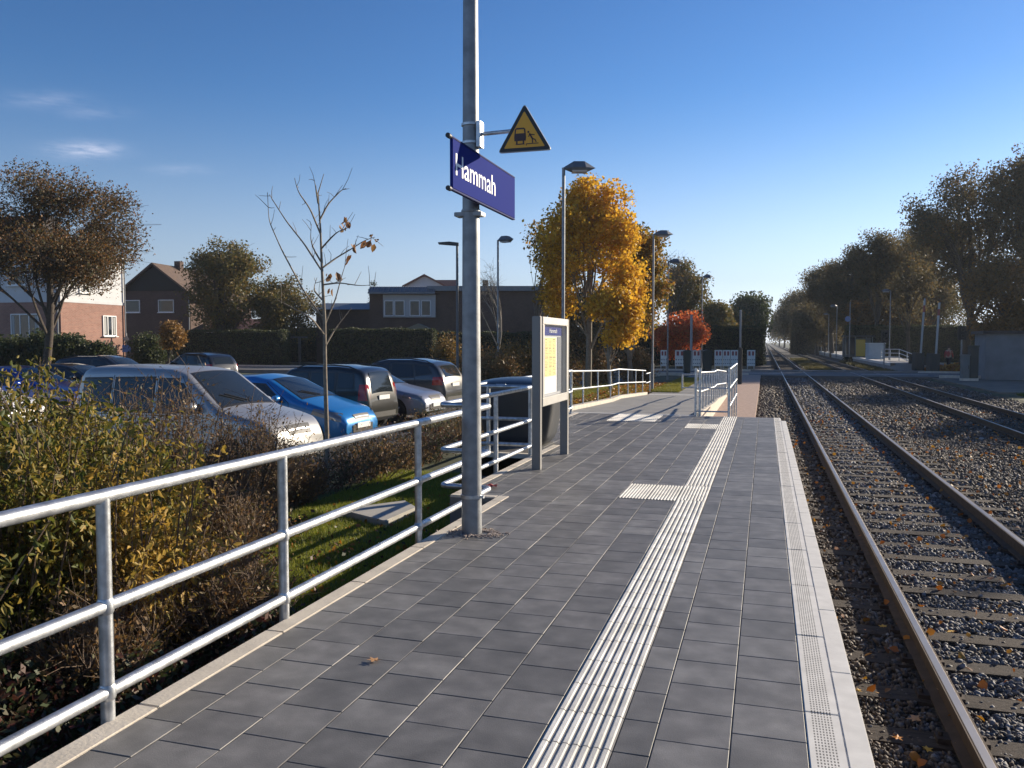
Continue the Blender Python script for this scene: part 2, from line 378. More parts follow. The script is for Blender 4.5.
for ci, (a, b_) in enumerate(cols_):
    off = .15 if ci % 2 else 0
    y = -4.0 + off - .3
    while y < YEND:
        y0, y1 = max(y, -4), min(y + .3, YEND - .003); y += .3
        a2 = a; lim = -2.562 if y1 < Y1 + .02 else (-3.082 if y0 < Y2 + .1 else -4.082)
        if b_ <= lim + .03: continue
        a2 = max(a, lim)
        if y0 < Y2 < y1 and a2 < -3.09: a2 = max(a2, -3.085)
        if a2 < XL2 + .12 and b_ > XL2 - .0 and Y2 < y0 < Y2 + 1.2:        # kerb band crosses
            if a2 < XL2: slab(a2, XL2, y0, y1)
            if b_ > XL2 + .115 + .03: slab(XL2 + .115, b_, y0, y1)
            continue
        if inpad(a2, b_, y0, y1):
            for pa, pb, pc, pd in PADS[:3]:
                if b_ > pa + .02 and a2 < pb - .02 and y1 > pc + .02 and y0 < pd - .02:
                    if y0 < pc - .03: slab(a2, b_, y0, pc)
                    if y1 > pd + .03: slab(a2, b_, pd, y1)
                    if a2 < pa - .03 : slab(a2, pa, max(y0, pc), min(y1, pd))
                    if b_ > pb + .03 : slab(pb, b_, max(y0, pc), min(y1, pd))
            continue
        slab(a2, b_, y0, y1)
structure('paving_slabs', sm, slab_m, normals=False)
structure('joint_sand', MB().prism([(-2.566, -4), (.189, -4), (.189, YEND), (XL3 + .11, YEND), (XL3 + .11, Y2 + .1), (XL2 + .1, Y2 + .1), (XL2 + .1, Y1), (-2.566, Y1)], 'z', -.06, -.0038), mat('joint_sand', (.13, .12, .105), .95, var=.25, scale=12))
# tactile strip: ribbed slabs
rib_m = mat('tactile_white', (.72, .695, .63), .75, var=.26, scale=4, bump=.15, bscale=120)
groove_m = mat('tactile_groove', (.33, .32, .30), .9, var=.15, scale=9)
ts = MB()
def ribbed(x0, x1, y0, y1, n, mb_):
    x0 += .003; x1 -= .003; y0 += .003; y1 -= .003
    p = (x1 - x0) / n; z0, z1 = .0005, .0065
    for i in range(n):
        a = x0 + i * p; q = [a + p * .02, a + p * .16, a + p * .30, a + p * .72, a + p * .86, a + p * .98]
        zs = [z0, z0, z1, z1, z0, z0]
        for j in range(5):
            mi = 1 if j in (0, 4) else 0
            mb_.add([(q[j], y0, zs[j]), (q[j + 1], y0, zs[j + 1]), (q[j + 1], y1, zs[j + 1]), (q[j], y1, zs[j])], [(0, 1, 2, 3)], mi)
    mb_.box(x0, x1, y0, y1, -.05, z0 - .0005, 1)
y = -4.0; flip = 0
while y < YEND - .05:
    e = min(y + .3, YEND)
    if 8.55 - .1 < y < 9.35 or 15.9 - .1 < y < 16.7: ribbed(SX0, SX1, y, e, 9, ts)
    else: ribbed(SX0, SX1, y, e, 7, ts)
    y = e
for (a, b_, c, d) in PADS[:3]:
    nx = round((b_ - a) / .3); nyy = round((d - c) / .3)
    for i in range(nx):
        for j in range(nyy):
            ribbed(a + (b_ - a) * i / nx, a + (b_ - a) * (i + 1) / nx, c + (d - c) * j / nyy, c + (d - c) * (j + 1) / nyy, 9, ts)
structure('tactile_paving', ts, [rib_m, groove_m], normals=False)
# ramp, its kerb wall and the lower path
RY0, RY1, RZ = 18.77, 33.0, -.455
def rz_(y):   # ramp profile with a landing
    return float(np.interp(y, [RY0, 25.2, 26.7, 33.0, 60], [0, -.2, -.2, RZ, RZ]))
rp = MB(); ysr = [RY0, 25.2, 26.7, 33.0, 54.8]
for a, b_ in zip(ysr[:-1], ysr[1:]):
    rp.add([(-4.45, a, rz_(a)), (-1.5, a, rz_(a)), (-1.5, b_, rz_(b_)), (-4.45, b_, rz_(b_)), (-4.45, a, -.9), (-1.5, a, -.9), (-1.5, b_, -.9), (-4.45, b_, -.9)],
           [(0, 1, 2, 3), (0, 3, 7, 4), (1, 5, 6, 2), (0, 4, 5, 1), (3, 2, 6, 7)])
structure('ramp', rp, mat('ramp_paving', (.27, .26, .24), .75, var=.15, scale=2.5, bump=.15, bscale=60))
rk = MB()
for a, b_ in zip(ysr[:3], ysr[1:4]):
    n = max(1, round((b_ - a)))
    for i in range(n):
        p, q = a + (b_ - a) * i / n, a + (b_ - a) * (i + 1) / n - .008
        for x0, x1, h in ((-4.62, -4.455, .10), (-1.495, -1.38, .06)):
            rk.add([(x0, p, rz_(p) + h), (x1, p, rz_(p) + h), (x1, q, rz_(q) + h), (x0, q, rz_(q) + h), (x0, p, -.9), (x1, p, -.9), (x1, q, -.9), (x0, q, -.9)], [(0, 1, 2, 3), (0, 3, 7, 4), (1, 5, 6, 2), (0, 4, 5, 1), (3, 2, 6, 7)])
structure('ramp_kerb', rk, concrete)
structure('ramp_line', MB().box(-4.44, -1.51, 33.0, 33.3, -.46, -.45), white_con)
# ================================================================== TRACKS
rail_side = mat('rusty_rail_side', (.10, .068, .045), .8, .3, var=.25, scale=14)
rail_top = mat('polished_rail_head', (.42, .37, .32), .42, .9, var=.08, scale=5)
sleeper_m = mat('sleeper_wood', (.10, .075, .055), .9, cols=[(.022, .016, .012), (.042, .03, .022), (.065, .047, .035), (.034, .026, .02)], scale=6, bump=.6, bscale=40, stretch=(1, 6, 1))
clip_m = mat('rusty_iron', (.07, .05, .04), .8, .5, var=.2, scale=20)
RTZ = -.465
def track(xc, y0, y1, label, nsl, seed):
    r = empty('railway_track', (xc, y0, -.66), label=label, cat='railway track')
    prof = [(-.036, 0), (-.036, -.028), (-.010, -.045), (-.010, -.128), (-.065, -.142), (-.065, -.155), (.065, -.155), (.065, -.142), (.010, -.128), (.010, -.045), (.036, -.028), (.036, 0)]
    for s in (-1, 1):
        m = MB(); x = xc + s * .753; yy = [y0, 20, 60, 150, 400, y1]
        for a, b_ in zip(yy[:-1], yy[1:]):
            m.prism([(x + p, RTZ - .002 + q) for p, q in prof], 'y', a, b_)
        o = m.build('rail', rail_side, r, normals=True)
        h = MB().prism([(x - .024, RTZ - .0015), (x + .024, RTZ - .0015), (x + .022, RTZ + .001), (x - .022, RTZ + .001)], 'y', y0, y1)
        oo = h.build('running_surface', rail_top, r); oo.parent = o
    rg = np.random.default_rng(seed); near = MB(); y = y0 + .2; i = 0; lo = None; stuff = MB(); items = []
    while y < y1 and y < 260:
        items.append(y + rg.normal() * .01); y += .62 if y < 110 else .62
    vis = [q for q in items if not (54.9 < q < 62.1)]
    for i, q in enumerate([v for v in vis if v > 2.2][:nsl]):
        m = MB(); dz = rg.normal() * .004
        m.box(xc - 1.29, xc + 1.29, q - .10, q + .10, -.76, -.634 + dz)
        for s in (-1, 1):
            for d in (-.1, .1): m.cbox((xc + s * .753 + d, q, -.622), .07, .1, .03, mi=1); m.tube([(xc + s * .753 + d * 1.1, q, -.62), (xc + s * .753 + d * 1.1, q, -.585)], .014, 6, mi=1)
        m.build('sleeper', [sleeper_m, clip_m], r, bevel=0)
    far = [v for v in vis if v > 2.2][nsl:] + [v for v in vis if v <= 2.2]
    m = MB()
    for q in far: m.box(xc - 1.29, xc + 1.29, q - .13, q + .13, -.76, -.632)
    o = m.build('sleeper_row', sleeper_m, r); o['kind'] = 'stuff'
    return r
track(1.87 - .02, -5, 1400, 'near railway track with polished rails right beside the grey platform', 84, 3)
track(6.45, -5, 1400, 'second railway track beyond the ballast, farther from the platform', 84, 4)
structure('crossing_panel', MB().box(-.9, 1.03, 54.9, 62.1, -.8, -.478).box(1.17, 2.53, 54.9, 62.1, -.8, -.478).box(2.67, 5.63, 54.9, 62.1, -.8, -.478).box(5.77, 7.13, 54.9, 62.1, -.8, -.478).box(7.27, 9.4, 54.9, 62.1, -.8, -.478), road_m)
# ballast stones: beyond counting
def stones():
    bm = bmesh.new(); bmesh.ops.create_icosphere(bm, subdivisions=1, radius=1); bv = np.array([v.co[:] for v in bm.verts]); bf = np.array([[v.index for v in f.verts] for f in bm.faces]); bm.free()
    P_ = []
    for (x0, x1, y0, y1, dens, s) in [(.4, 3.4, 1.8, 6, 2000, .0165), (.4, 5.2, 6, 12, 1000, .020), (3.4, 5.2, 3.5, 6, 1000, .02), (.4, 9.2, 12, 22, 330, .028), (5.2, 9.2, 7, 12, 500, .025), (-.2, 9.2, 22, 36, 90, .045), (-.2, 9.2, 36, 54.5, 45, .06)]:
        n = int((x1 - x0) * (y1 - y0) * dens); p = np.stack([rng.uniform(x0, x1, n), rng.uniform(y0, y1, n), np.zeros(n), rng.uniform(.6, 1.3, n) * s], 1); P_.append(p)
    p = np.concatenate(P_); xx = p[:, 0]
    base = np.where(xx < .37, -.60, -.652) - .10 * np.exp(-((xx - .36 - 3.9) / .7) ** 2) + rng.uniform(-.008, .012, len(p))
    for xc in (1.85, 6.45):                                   # keep the rail feet and sleepers showing
        for s in (-1, 1):
            k = np.abs(xx - (xc + s * .753)) < .085; base[k] -= .05
        ph = np.abs(((p[:, 1] - (-5 + .2) + .31) % .62) - .31) < .12
        k = ph & (np.abs(xx - xc) < 1.27); keep = rng.random(len(p)) < np.where(xx < 1.1, .45, .16); base[k & ~keep] -= .06
    p[:, 2] = base; n = len(p); nv = len(bv)
    q = rng.normal(size=(n, 3, 3)); u = q[:, 0] / np.linalg.norm(q[:, 0], axis=1)[:, None]; v_ = np.cross(u, q[:, 1]); v_ /= np.linalg.norm(v_, axis=1)[:, None]; w_ = np.cross(u, v_)
    Rm = np.stack([u, v_, w_], 1); sc_ = rng.uniform(.55, 1.25, (n, 1, 3))
    loc = bv[None] * (1 + rng.normal(size=(n, nv, 1)) * .26) * sc_
    vv = np.einsum('nij,njk->nik', loc, Rm) * p[:, 3][:, None, None] + p[:, None, :3]
    xq = p[:, 0] + rng.normal(size=n) * .18
    brown = (xq < .98) | ((xq > 2.9) & (rng.random(n) < .88)) | (rng.random(n) < .15)
    for sel, nm, cols_, lab in ((~brown, 'grey', [(.06, .06, .066), (.12, .12, .128), (.18, .18, .19), (.09, .085, .085), (.13, .12, .115), (.34, .33, .33)], 'grey crushed stone ballast between the rails'),
                                (brown, 'brown', [(.045, .034, .027), (.10, .07, .05), (.075, .055, .042), (.15, .11, .08), (.06, .045, .036), (.20, .17, .14)], 'rust brown crushed stone ballast beside the platform and between the tracks')):
        q_ = vv[sel].reshape(-1, 3); k = int(sel.sum()); fs = (bf[None] + (np.arange(k) * nv)[:, None, None]).reshape(-1, 3)
        m = mat('ballast_stone_' + nm, (.1, .1, .1), .75, cols=cols_, island=True)
        o = link_np('ballast_stones', mesh_np('ballast_stones', q_, tris=fs), m); tag(o, lab, 'ballast', kind='stuff')
stones()
# ================================================================== RAILINGS
def railing(name, line, posts, label, group, heights=(.975, .50, .125), r=.03, rp=.029, ends='open', post_z0=-.12, zf=None):
    """line: list of (x, y, z of walking surface); posts: list of (x, y, z)"""
    root = empty(name, posts[0], label=label, cat='railing', group=group)
    for h in heights:
        rr = r if h == heights[0] else r * .93
        pts = [Vector((x, y, z + h)) for x, y, z in line]
        MB().tube(pts, rr, 14, bend=.09).build('rail', galv, root, smooth=50)
    for x, y, z in posts:
        m = MB(); m.tube([(x, y, z + post_z0), (x, y, z + heights[0] - .01)], rp, 14)
        for h in heights[1:]: m.lathe((x, y, z + h - .034), [(rp * 1.02, 0), (rp * 1.22, .012), (rp * 1.22, .056), (rp * 1.02, .068)], 14)
        m.build('post', galv, root, smooth=50)
    return root
XF = -2.69
railing('metal_railing', [(XF, -.5, 0), (XF, 8.04, 0), (-3.24, 8.04, 0), (-3.24, 11.62, 0), (-4.22, 11.62, 0), (-4.22, 18.5, 0), (-4.54, 19.0, 0)],
        [(-3.24, 9.9, 0), (-3.24, 11.5, 0), (-3.92, 11.62, 0), (-4.22, 14.2, 0), (-4.22, 16.4, 0), (-4.22, 18.4, 0), (XF, -.1, 0), (XF, 1.4, 0), (XF, 2.835, 0), (XF, 4.206, 0), (XF, 6.186, 0)], 'long three-bar galvanised railing along the left platform edge, jogging round the dark container', None, post_z0=-.35)
ry = [19.2, 21.2, 23.2, 25.2, 26.7, 28.6, 30.4, 32.2]
railing('handrail', [(-4.54, y, rz_(y)) for y in (19.1, 25.2, 26.7, 33.0)] , [(-4.54, y, rz_(y)) for y in ry], 'long two-bar handrail down the left side of the ramp by the grass', None, heights=(.95, .50), r=.024, rp=.022)
railing('handrail', [(-4.54, 33.2, RZ), (-4.54, 34.4, RZ)], [(-4.54, 34.3, RZ)], 'short low end piece of handrail at the foot of the ramp beside the grass', None, heights=(.82, .45), r=.022, rp=.022)
# barrier at the end of the platform: two posts, infill bars
gt = empty('platform_end_barrier', (-1.44, YEND - .1, 0), label='galvanised barrier with close upright posts where the platform ends at the ramp', cat='barrier')
for x in (-1.45, -1.36, -.74): MB().tube([(x, YEND - .08, -.3), (x, YEND - .08, 1.06)], .028, 12).build('post', galv, gt, smooth=50)
MB().tube([(-1.45, YEND - .08, .11), (-.74, YEND - .08, .11)], .018, 10).build('bar', galv, gt, smooth=50)
MB().tube([(-1.45, YEND - .08, .62), (-.74, YEND - .08, .62)], .012, 10).build('bar', galv, gt, smooth=50)
for h in (.95, .5):
    MB().tube([(-1.44, YEND - .05, h + .06)] + [(-1.44, y, rz_(y) + h) for y in (19.4, 25.2, 26.7, 33.0)] , .022, 12, bend=.15).build('rail', galv, gt, smooth=50)
for y in np.arange(19.6, 33.1, 1.12): MB().tube([(-1.44, y, rz_(y) - .1), (-1.44, y, rz_(y) + .94)], .02, 10).build('post', galv, gt, smooth=50)
for h in (1.04, .62, .22):
    MB().tube([(-.74, YEND - .08, h), (-.74, 23.4, h)], .022, 10).build('rail', galv, gt, smooth=50)
for y in (20.2, 21.8, 23.4): MB().tube([(-.74, y, -.5), (-.74, y, 1.03)], .021, 10).build('post', galv, gt, smooth=50)
railing('handrail', [(-3.42, 36.4, RZ), (-2.9, 36.4, RZ), (-1.44, 36.4, RZ)], [(-3.42, 36.4, RZ), (-1.6, 36.4, RZ)], 'low hooped handrail crossing the path beyond the ramp', None, heights=(.70, .12), r=.03, rp=.04)
# ================================================================== STATION POLE WITH SIGNS
PX_, PY_ = -2.385, 6.62
pole = empty('station_lamp_post', (PX_, PY_, 0), label='tall tapering galvanised pole carrying the blue station sign', cat='lamp post')
def octo(r0, r1, z0, z1, n=14): return MB().tube([(PX_, PY_, z0), (PX_, PY_, z1)], [r0, r1], n)
octo(.088, .048, -.1, 7.0).build('shaft', galv_pole, pole, smooth=40)
m = MB().lathe((PX_, PY_, .0), [(.089, .30), (.094, .302), (.094, .33), (.089, .332)], 20)
m.cbox((PX_ + .10, PY_ - .01, .315), .03, .03, .022); m.build('clamp_band', galv, pole, smooth=40)
MB().cbox((PX_ + .35, PY_, 7.02), .95, .22, .09).build('lamp_head', dark_metal, pole, bevel=.02)
crush = MB()
for i in range(260):
    a = rng.uniform(0, 2 * math.pi); d = .08 + abs(rng.normal()) * .05
    crush.cbox((PX_ + .05 + d * math.cos(a) * 1.5, PY_ - .02 + d * math.sin(a), .004), *(rng.uniform(.006, .02, 3)), rz=a)
tag(crush.build('loose_chippings', mat('pale_chippings', (.34, .28, .24), .9, var=.3, scale=30)), 'pale reddish chippings scattered round the foot of the tall pole', 'chippings', kind='stuff')
# warning triangle
yel = mat('sign_yellow', (.80, .38, .02), .45); blk = mat('sign_black', (.02, .02, .02), .5)
tri = empty('warning_sign', (-1.92, PY_ - .02, 3.2), label='yellow triangular train warning sign on a short arm from the pole', cat='sign')
TY = PY_ - .03; cx, zb, W2, H2 = -1.905, 3.185, .228, .385
def rtri(s, off=0.0, rad=.03):
    pts = []; V3 = [(-W2 * s, 0), (W2 * s, 0), (0, H2 * s)]; cz = H2 / 3
    V3 = [(x, z + cz * (1 - s)) for x, z in V3]
    for i in range(3):
        a, b_, c = Vector(V3[i - 1]), Vector(V3[i]), Vector(V3[(i + 1) % 3]); u = (a - b_).normalized(); v = (c - b_).normalized()
        for tt in np.linspace(0, 1, 5): pts.append(tuple((b_ + u * rad) * (1 - tt) ** 2 + b_ * 2 * tt * (1 - tt) + (b_ + v * rad) * tt * tt))
    return [(cx + x, zb + z) for x, z in pts]
MB().prism(rtri(1.0), 'y', TY - .012, TY + .012).build('sign_plate', mat('sign_edge_grey', (.35, .35, .34), .5, .3), tri)
MB().prism(rtri(.97), 'y', TY - .0145, TY - .0125).build('black_border', blk, tri)
MB().prism(rtri(.76, rad=.012), 'y', TY - .017, TY - .015).build('yellow_field', yel, tri)
pg = MB(); y0_, y1_ = TY - .0195, TY - .0175
pic = mat('sign_pictogram', (.05, .02, .02), .5)
tx = cx - .035; tz = zb + .055
pg.prism([(tx - .048, tz + .03), (tx + .048, tz + .03), (tx + .05, tz + .06), (tx + .044, tz + .125), (tx + .03, tz + .135), (tx - .03, tz + .135), (tx - .044, tz + .125), (tx - .05, tz + .06)], 'y', y0_, y1_)
pg.prism([(tx - .04, tz), (tx + .04, tz), (tx + .034, tz + .008), (tx - .034, tz + .008)], 'y', y0_, y1_)
for s in (-1, 1): pg.prism([(tx + s * .028 - .006, tz + .008), (tx + s * .028 + .006, tz + .008), (tx + s * .028 + .006, tz + .03), (tx + s * .028 - .006, tz + .03)], 'y', y0_, y1_)
def seg(a, b_, w_): 
    a, b_ = Vector(a), Vector(b_); d = (b_ - a).normalized(); n_ = Vector((-d.y, d.x)) * w_ / 2
    pg.prism([tuple(a + n_), tuple(a - n_), tuple(b_ - n_), tuple(b_ + n_)], 'y', y0_, y1_)
fx_, fz_ = cx + .065, zb + .105
seg((fx_ - .022, fz_ + .035), (fx_ + .006, fz_ - .01), .013); seg((fx_ - .018, fz_ + .028), (fx_ + .022, fz_ + .022), .007); seg((fx_ - .018, fz_ + .03), (fx_ - .03, fz_ + .008), .007)
seg((fx_ + .006, fz_ - .008), (fx_ + .028, fz_ - .018), .009); seg((fx_ + .028, fz_ - .018), (fx_ + .036, fz_ - .038), .008); seg((fx_ + .004, fz_ - .008), (fx_ + .006, fz_ - .042), .009)
pg.prism([(fx_ - .03 + .009 * math.cos(a), fz_ + .047 + .009 * math.sin(a)) for a in np.linspace(0, 5.6, 8)], 'y', y0_, y1_)
seg((cx + .018, zb + .045), (cx + .018, zb + .058), .006); seg((cx + .016, zb + .058), (cx + .12, zb + .058), .006)
pg.build('pictogram', pic, tri)
MB().prism([(tx - .036, tz + .09), (tx + .036, tz + .09), (tx + .032, tz + .122), (tx - .032, tz + .122)], 'y', y0_ - .002, y0_ - .0005).build('pictogram_window', yel, tri)
MB().tube([(PX_ + .05, PY_, 3.36), (cx - .02, TY + .03, 3.37)], .016, 10).build('arm', galv, tri, smooth=50)
m = MB(); m.cbox((PX_ + .085, PY_ - .01, 3.355), .035, .09, .21)
for z in (3.28, 3.43): m.lathe((PX_, PY_, z), [(.071, 0), (.079, .003), (.079, .022), (.071, .025)], 18)
m.build('clamp', galv, tri, smooth=40)
# station sign
blue = mat('station_blue', (.02, .032, .20), .75, spec=.02); wht = mat('sign_white', (.85, .85, .85), .4)
SX = -2.255
st = empty('station_name_sign', (SX, 6.6, 2.77), label='long dark blue sign with the white word Hammah on the tall pole', cat='sign')
MB().box(SX - .012, SX + .012, 5.83, 7.43, 2.775, 3.145).build('sign_panel', blue, st, bevel=.004)
m = MB()
for z in (2.768, 3.152): m.box(SX - .018, SX + .0135, 5.80, 7.43, z - .007, z + .007)
m.build('edge_profile', mat('sign_profile_blue', (.02, .03, .13), .7, spec=.1), st, bevel=.003)
m = MB()
for z in (2.768, 3.152): m.tube([(SX - .004, 5.77, z), (SX - .004, 5.812, z)], .019, 12)
m.build('end_cap', black_pl, st, smooth=40)
m = MB(); m.cbox((PX_ - .01, PY_, 2.70), .24, .12, .035)
for z in (2.715,): m.lathe((PX_, PY_, z), [(.073, 0), (.082, .003), (.082, .024), (.073, .027)], 18)
m.build('bracket', galv_pole, st, bevel=.004)
def text(body, loc, rot, size, m, parent, sx=1.0, ext=.001, name='lettering', align='LEFT', off=0.0):
    cu = bpy.data.curves.new(name, 'FONT'); cu.body = body; cu.size = size; cu.extrude = ext; cu.align_x = align; cu.offset = off
    o = bpy.data.objects.new(name, cu); bpy.context.scene.collection.objects.link(o); bpy.context.view_layer.update()
    me = bpy.data.meshes.new_from_object(o.evaluated_get(bpy.context.evaluated_depsgraph_get())); bpy.data.objects.remove(o)
    o = bpy.data.objects.new(name, me); me.materials.clear(); me.materials.append(m); C.objects.link(o)
    M = Matrix.Translation(Vector(loc)) @ rot.to_4x4() @ Matrix.Diagonal((sx, 1, 1, 1)); me.transform(M)
    off_ = parent_loc(parent); me.transform(Matrix.Translation(-off_)); o.parent = parent
    return o
RX = Matrix(((0, 0, 1), (1, 0, 0), (0, 1, 0)))       # text plane facing +X, reading towards +Y
text('Hammah', (SX + .0135, 5.87, 2.885), RX, .235, wht, st, sx=1.16, off=.0005)
# ================================================================== TIMETABLE CASE
ca = empty('timetable_case', (-2.78, 11.05, 0), label='grey metal display case with yellow timetable standing on two legs', cat='display case')
for y in (10.2, 11.72): MB().box(-2.84, -2.73, y - .05, y + .05, -.02, 1.96).build('leg', mat('case_leg_grey', (.22, .215, .205), .5, .3), ca, bevel=.008)
m = MB(); m.box(-2.82, -2.72, 10.26, 11.66, 1.86, 1.955).box(-2.82, -2.72, 10.26, 11.66, .80, .91).box(-2.82, -2.72, 10.26, 10.34, .91, 1.86).box(-2.82, -2.72, 11.58, 11.66, .91, 1.86)
m.build('frame', alu, ca, bevel=.006)
MB().box(-2.815, -2.79, 10.34, 11.58, .91, 1.86).build('back_panel', mat('case_back', (.35, .36, .38), .6), ca)
MB().box(-2.787, -2.783, 10.36, 11.56, 1.72, 1.85).build('header_strip', blue, ca)
text('Hammah', (-2.781, 10.82, 1.755), RX, .085, wht, ca, sx=1.4)
MB().box(-2.786, -2.783, 10.42, 11.24, .94, 1.70).build('white_poster', mat('paper_white', (.72, .73, .72), .7, var=.05, scale=3), ca)
yp = MB().box(-2.782, -2.780, 10.58, 11.18, 1.17, 1.69).build('yellow_timetable', mat('paper_yellow', (.80, .66, .22), .7), ca)
m = MB()
for c0 in (10.60, 10.80, 11.0):
    for i in range(24):
        z = 1.66 - i * .0205
        if rng.random() < .85: m.box(-2.7795, -2.7790, c0, c0 + rng.uniform(.08, .17), z, z + (.009 if i % 6 == 0 else .0045))
m.build('printed_rows', mat('print_ink', (.12, .10, .08), .8), ca)
m = MB().box(-2.782, -2.781, 10.43, 10.54, 1.3, 1.42).box(-2.782, -2.781, 10.43, 10.56, 1.17, 1.18); m.build('printed_notice', mat('print_grey', (.2, .22, .25), .7), ca)
MB().box(-2.786, -2.783, 11.27, 11.56, .94, 1.70).build('dark_panel', mat('case_dark_blue', (.08, .10, .13), .5), ca)
gl = mat('clear_pane', (.8, .85, .9), .03); _t = gl.node_tree
_tr = N(_t, 'ShaderNodeBsdfTransparent'); _ms = N(_t, 'ShaderNodeMixShader'); _fr = N(_t, 'ShaderNodeFresnel'); _fr.inputs[0].default_value = 1.35
_ms.inputs[0].default_value = .06; _t.links.new(_tr.outputs[0], _ms.inputs[1]); _t.links.new(_t.nodes['Principled BSDF'].outputs[0], _ms.inputs[2]); _t.links.new(_ms.outputs[0], _t.nodes['Material Output'].inputs[0])
MB().box(-2.738, -2.735, 10.34, 11.58, .91, 1.86).build('glass_pane', gl, ca)
# ================================================================== DARK DOME-LID CONTAINER
bx_ = empty('grit_container', (-3.75, 12.75, 0), label='big dark grey container with a rounded lid behind the railing', cat='container')
dk = mat('dark_plastic_body', (.028, .032, .038), .42); lidm = mat('dark_plastic_lid', (.05, .065, .085), .30)
def binpt(u, v):
    an = u * 2 * math.pi; e = .42
    sx = math.copysign(abs(math.cos(an)) ** e, math.cos(an)); sy = math.copysign(abs(math.sin(an)) ** e, math.sin(an))
    z = v * .86; k = .72 + .28 * min(1, (z / .75)) ** .6; k *= 1 if v > .03 else .96
    return (-3.78 + sx * .66 * k, 12.85 + sy * .52 * k, .015 + z)
MB().grid(binpt, 48, 12).build('body', dk, bx_, smooth=60)
def lidpt(u, v):
    an = u * 2 * math.pi; e = .45 + .4 * v
    sx = math.copysign(abs(math.cos(an)) ** e, math.cos(an)); sy = math.copysign(abs(math.sin(an)) ** e, math.sin(an)); k = math.cos(v * math.pi / 2)
    return (-3.78 + sx * .71 * k, 12.85 + sy * .57 * k, .90 + .17 * math.sin(v * math.pi / 2) ** .8)
lid = MB().grid(lidpt, 48, 12).grid(lambda u, v: (lambda p: (p[0], p[1], .90 - .05 * v))(lidpt(u, 0)), 48, 1).build('lid', lidm, bx_, smooth=60)
MB().tube([(-4.0, 12.3, .94), (-4.0, 12.24, .97), (-3.85, 12.24, .97), (-3.85, 12.3, .94)], .012, 8).build('handle', galv, bx_, smooth=50)
# ================================================================== LAMP POSTS
def lamp(loc, h, label, group='lamp posts with pointed heads along the platform', side=1, rz=0.0, scale=1.0):
    r = empty('street_lamp', loc, rz, label, 'street lamp', group); x, y, z = loc
    MB().tube([(0, 0, -.1), (0, 0, 1.2)], .062 * scale, 14).tube([(0, 0, 1.2), (0, 0, h)], .044 * scale, 14).build('pole', galv_pole, r, smooth=40, world=False)
    # pointed prismatic head hanging to one side
    s = side; z0 = h
    k_ = .88
    top = [(s * .30, -.14, z0 + .17), (s * .62, -.14, z0 + .17), (s * .62, .14, z0 + .17), (s * .30, .14, z0 + .17)]
    rim = [(s * -.06, 0, z0 - .02), (s * .25, -.25, z0 - .03), (s * .66, -.25, z0 - .03), (s * .97, 0, z0 - .01), (s * .66, .25, z0 - .03), (s * .25, .25, z0 - .03)]
    bot = [(s * .25, -.19, z0 - .10), (s * .7, -.19, z0 - .10), (s * .7, .19, z0 - .10), (s * .25, .19, z0 - .10)]
    top, rim, bot = [[(x_ * k_, y_ * k_, z0 + (z_ - z0) * k_) for x_, y_, z_ in q_] for q_ in (top, rim, bot)]
    m = MB(); v = top + rim + bot   # 0-3 top, 4-9 rim, 10-13 bottom
    f = [(0, 1, 2, 3), (4, 5, 0), (4, 0, 3), (4, 3, 9), (5, 6, 1, 0), (6, 7, 1), (7, 2, 1), (7, 8, 2), (8, 9, 3, 2), (4, 10, 5), (4, 13, 10), (4, 9, 13), (5, 10, 11, 6), (6, 11, 7), (7, 11, 12), (7, 12, 8), (8, 12, 13, 9)]
    m.add(v, f); m.build('lamp_head', mat('lamp_slate', (.15, .17, .19), .5, .3), r, world=False)
    MB().add([(a, b_, c - .003) for a, b_, c in bot] + [(a * 1 , b_ * .8, c - .04) for a, b_, c in bot], [(4, 5, 6, 7), (0, 1, 5, 4), (1, 2, 6, 5), (2, 3, 7, 6), (3, 0, 4, 7)]).build('lamp_glass', mat('lamp_glass', (.55, .58, .62), .1, spec=.8), r, world=False)
    return r
def lp(px, d, zb=-.5): v = PD(px, d, zb); return (v.x, v.y, zb)
lamp(lp(563, 22.3), ZD(170, 22.3) + .5, 'street lamp nearest the camera, behind the timetable case', rz=YAW)
lamp(lp(652.5, 35.9), ZD(235, 35.9) + .5, 'second street lamp, standing in the grass at the foot of the ramp', rz=YAW)
lamp(lp(667.5, 48), ZD(262, 48) + .5, 'third street lamp, smaller, just right of the one at the ramp foot', rz=YAW)
lamp(lp(701.5, 66), ZD(277, 66) + .5, 'farthest of the street lamps on the left, near the road', rz=YAW)
lamp(lp(498, 37), ZD(241, 37) + .5, 'street lamp seen end-on just right of the blue sign pole', rz=YAW - R(35))
# flat LED lamp in the car park
r = empty('street_lamp', lp(457.5, 31.7, -.6), YAW, 'flat-headed street lamp in the car park, pointing left', 'street lamp')
hh = ZD(245, 31.7) + .6
MB().tube([(0, 0, -.1), (0, 0, hh)], [.06, .045], 14).build('pole', mat('grey_pole', (.10, .11, .12), .5, .3), r, smooth=40, world=False)
MB().prism([(-.72, hh + .06), (-.70, hh - .0), (.06, hh - .06), (.06, hh + .05), (-.3, hh + .09)], 'y', -.13, .13).build('lamp_head', dark_metal, r, world=False)
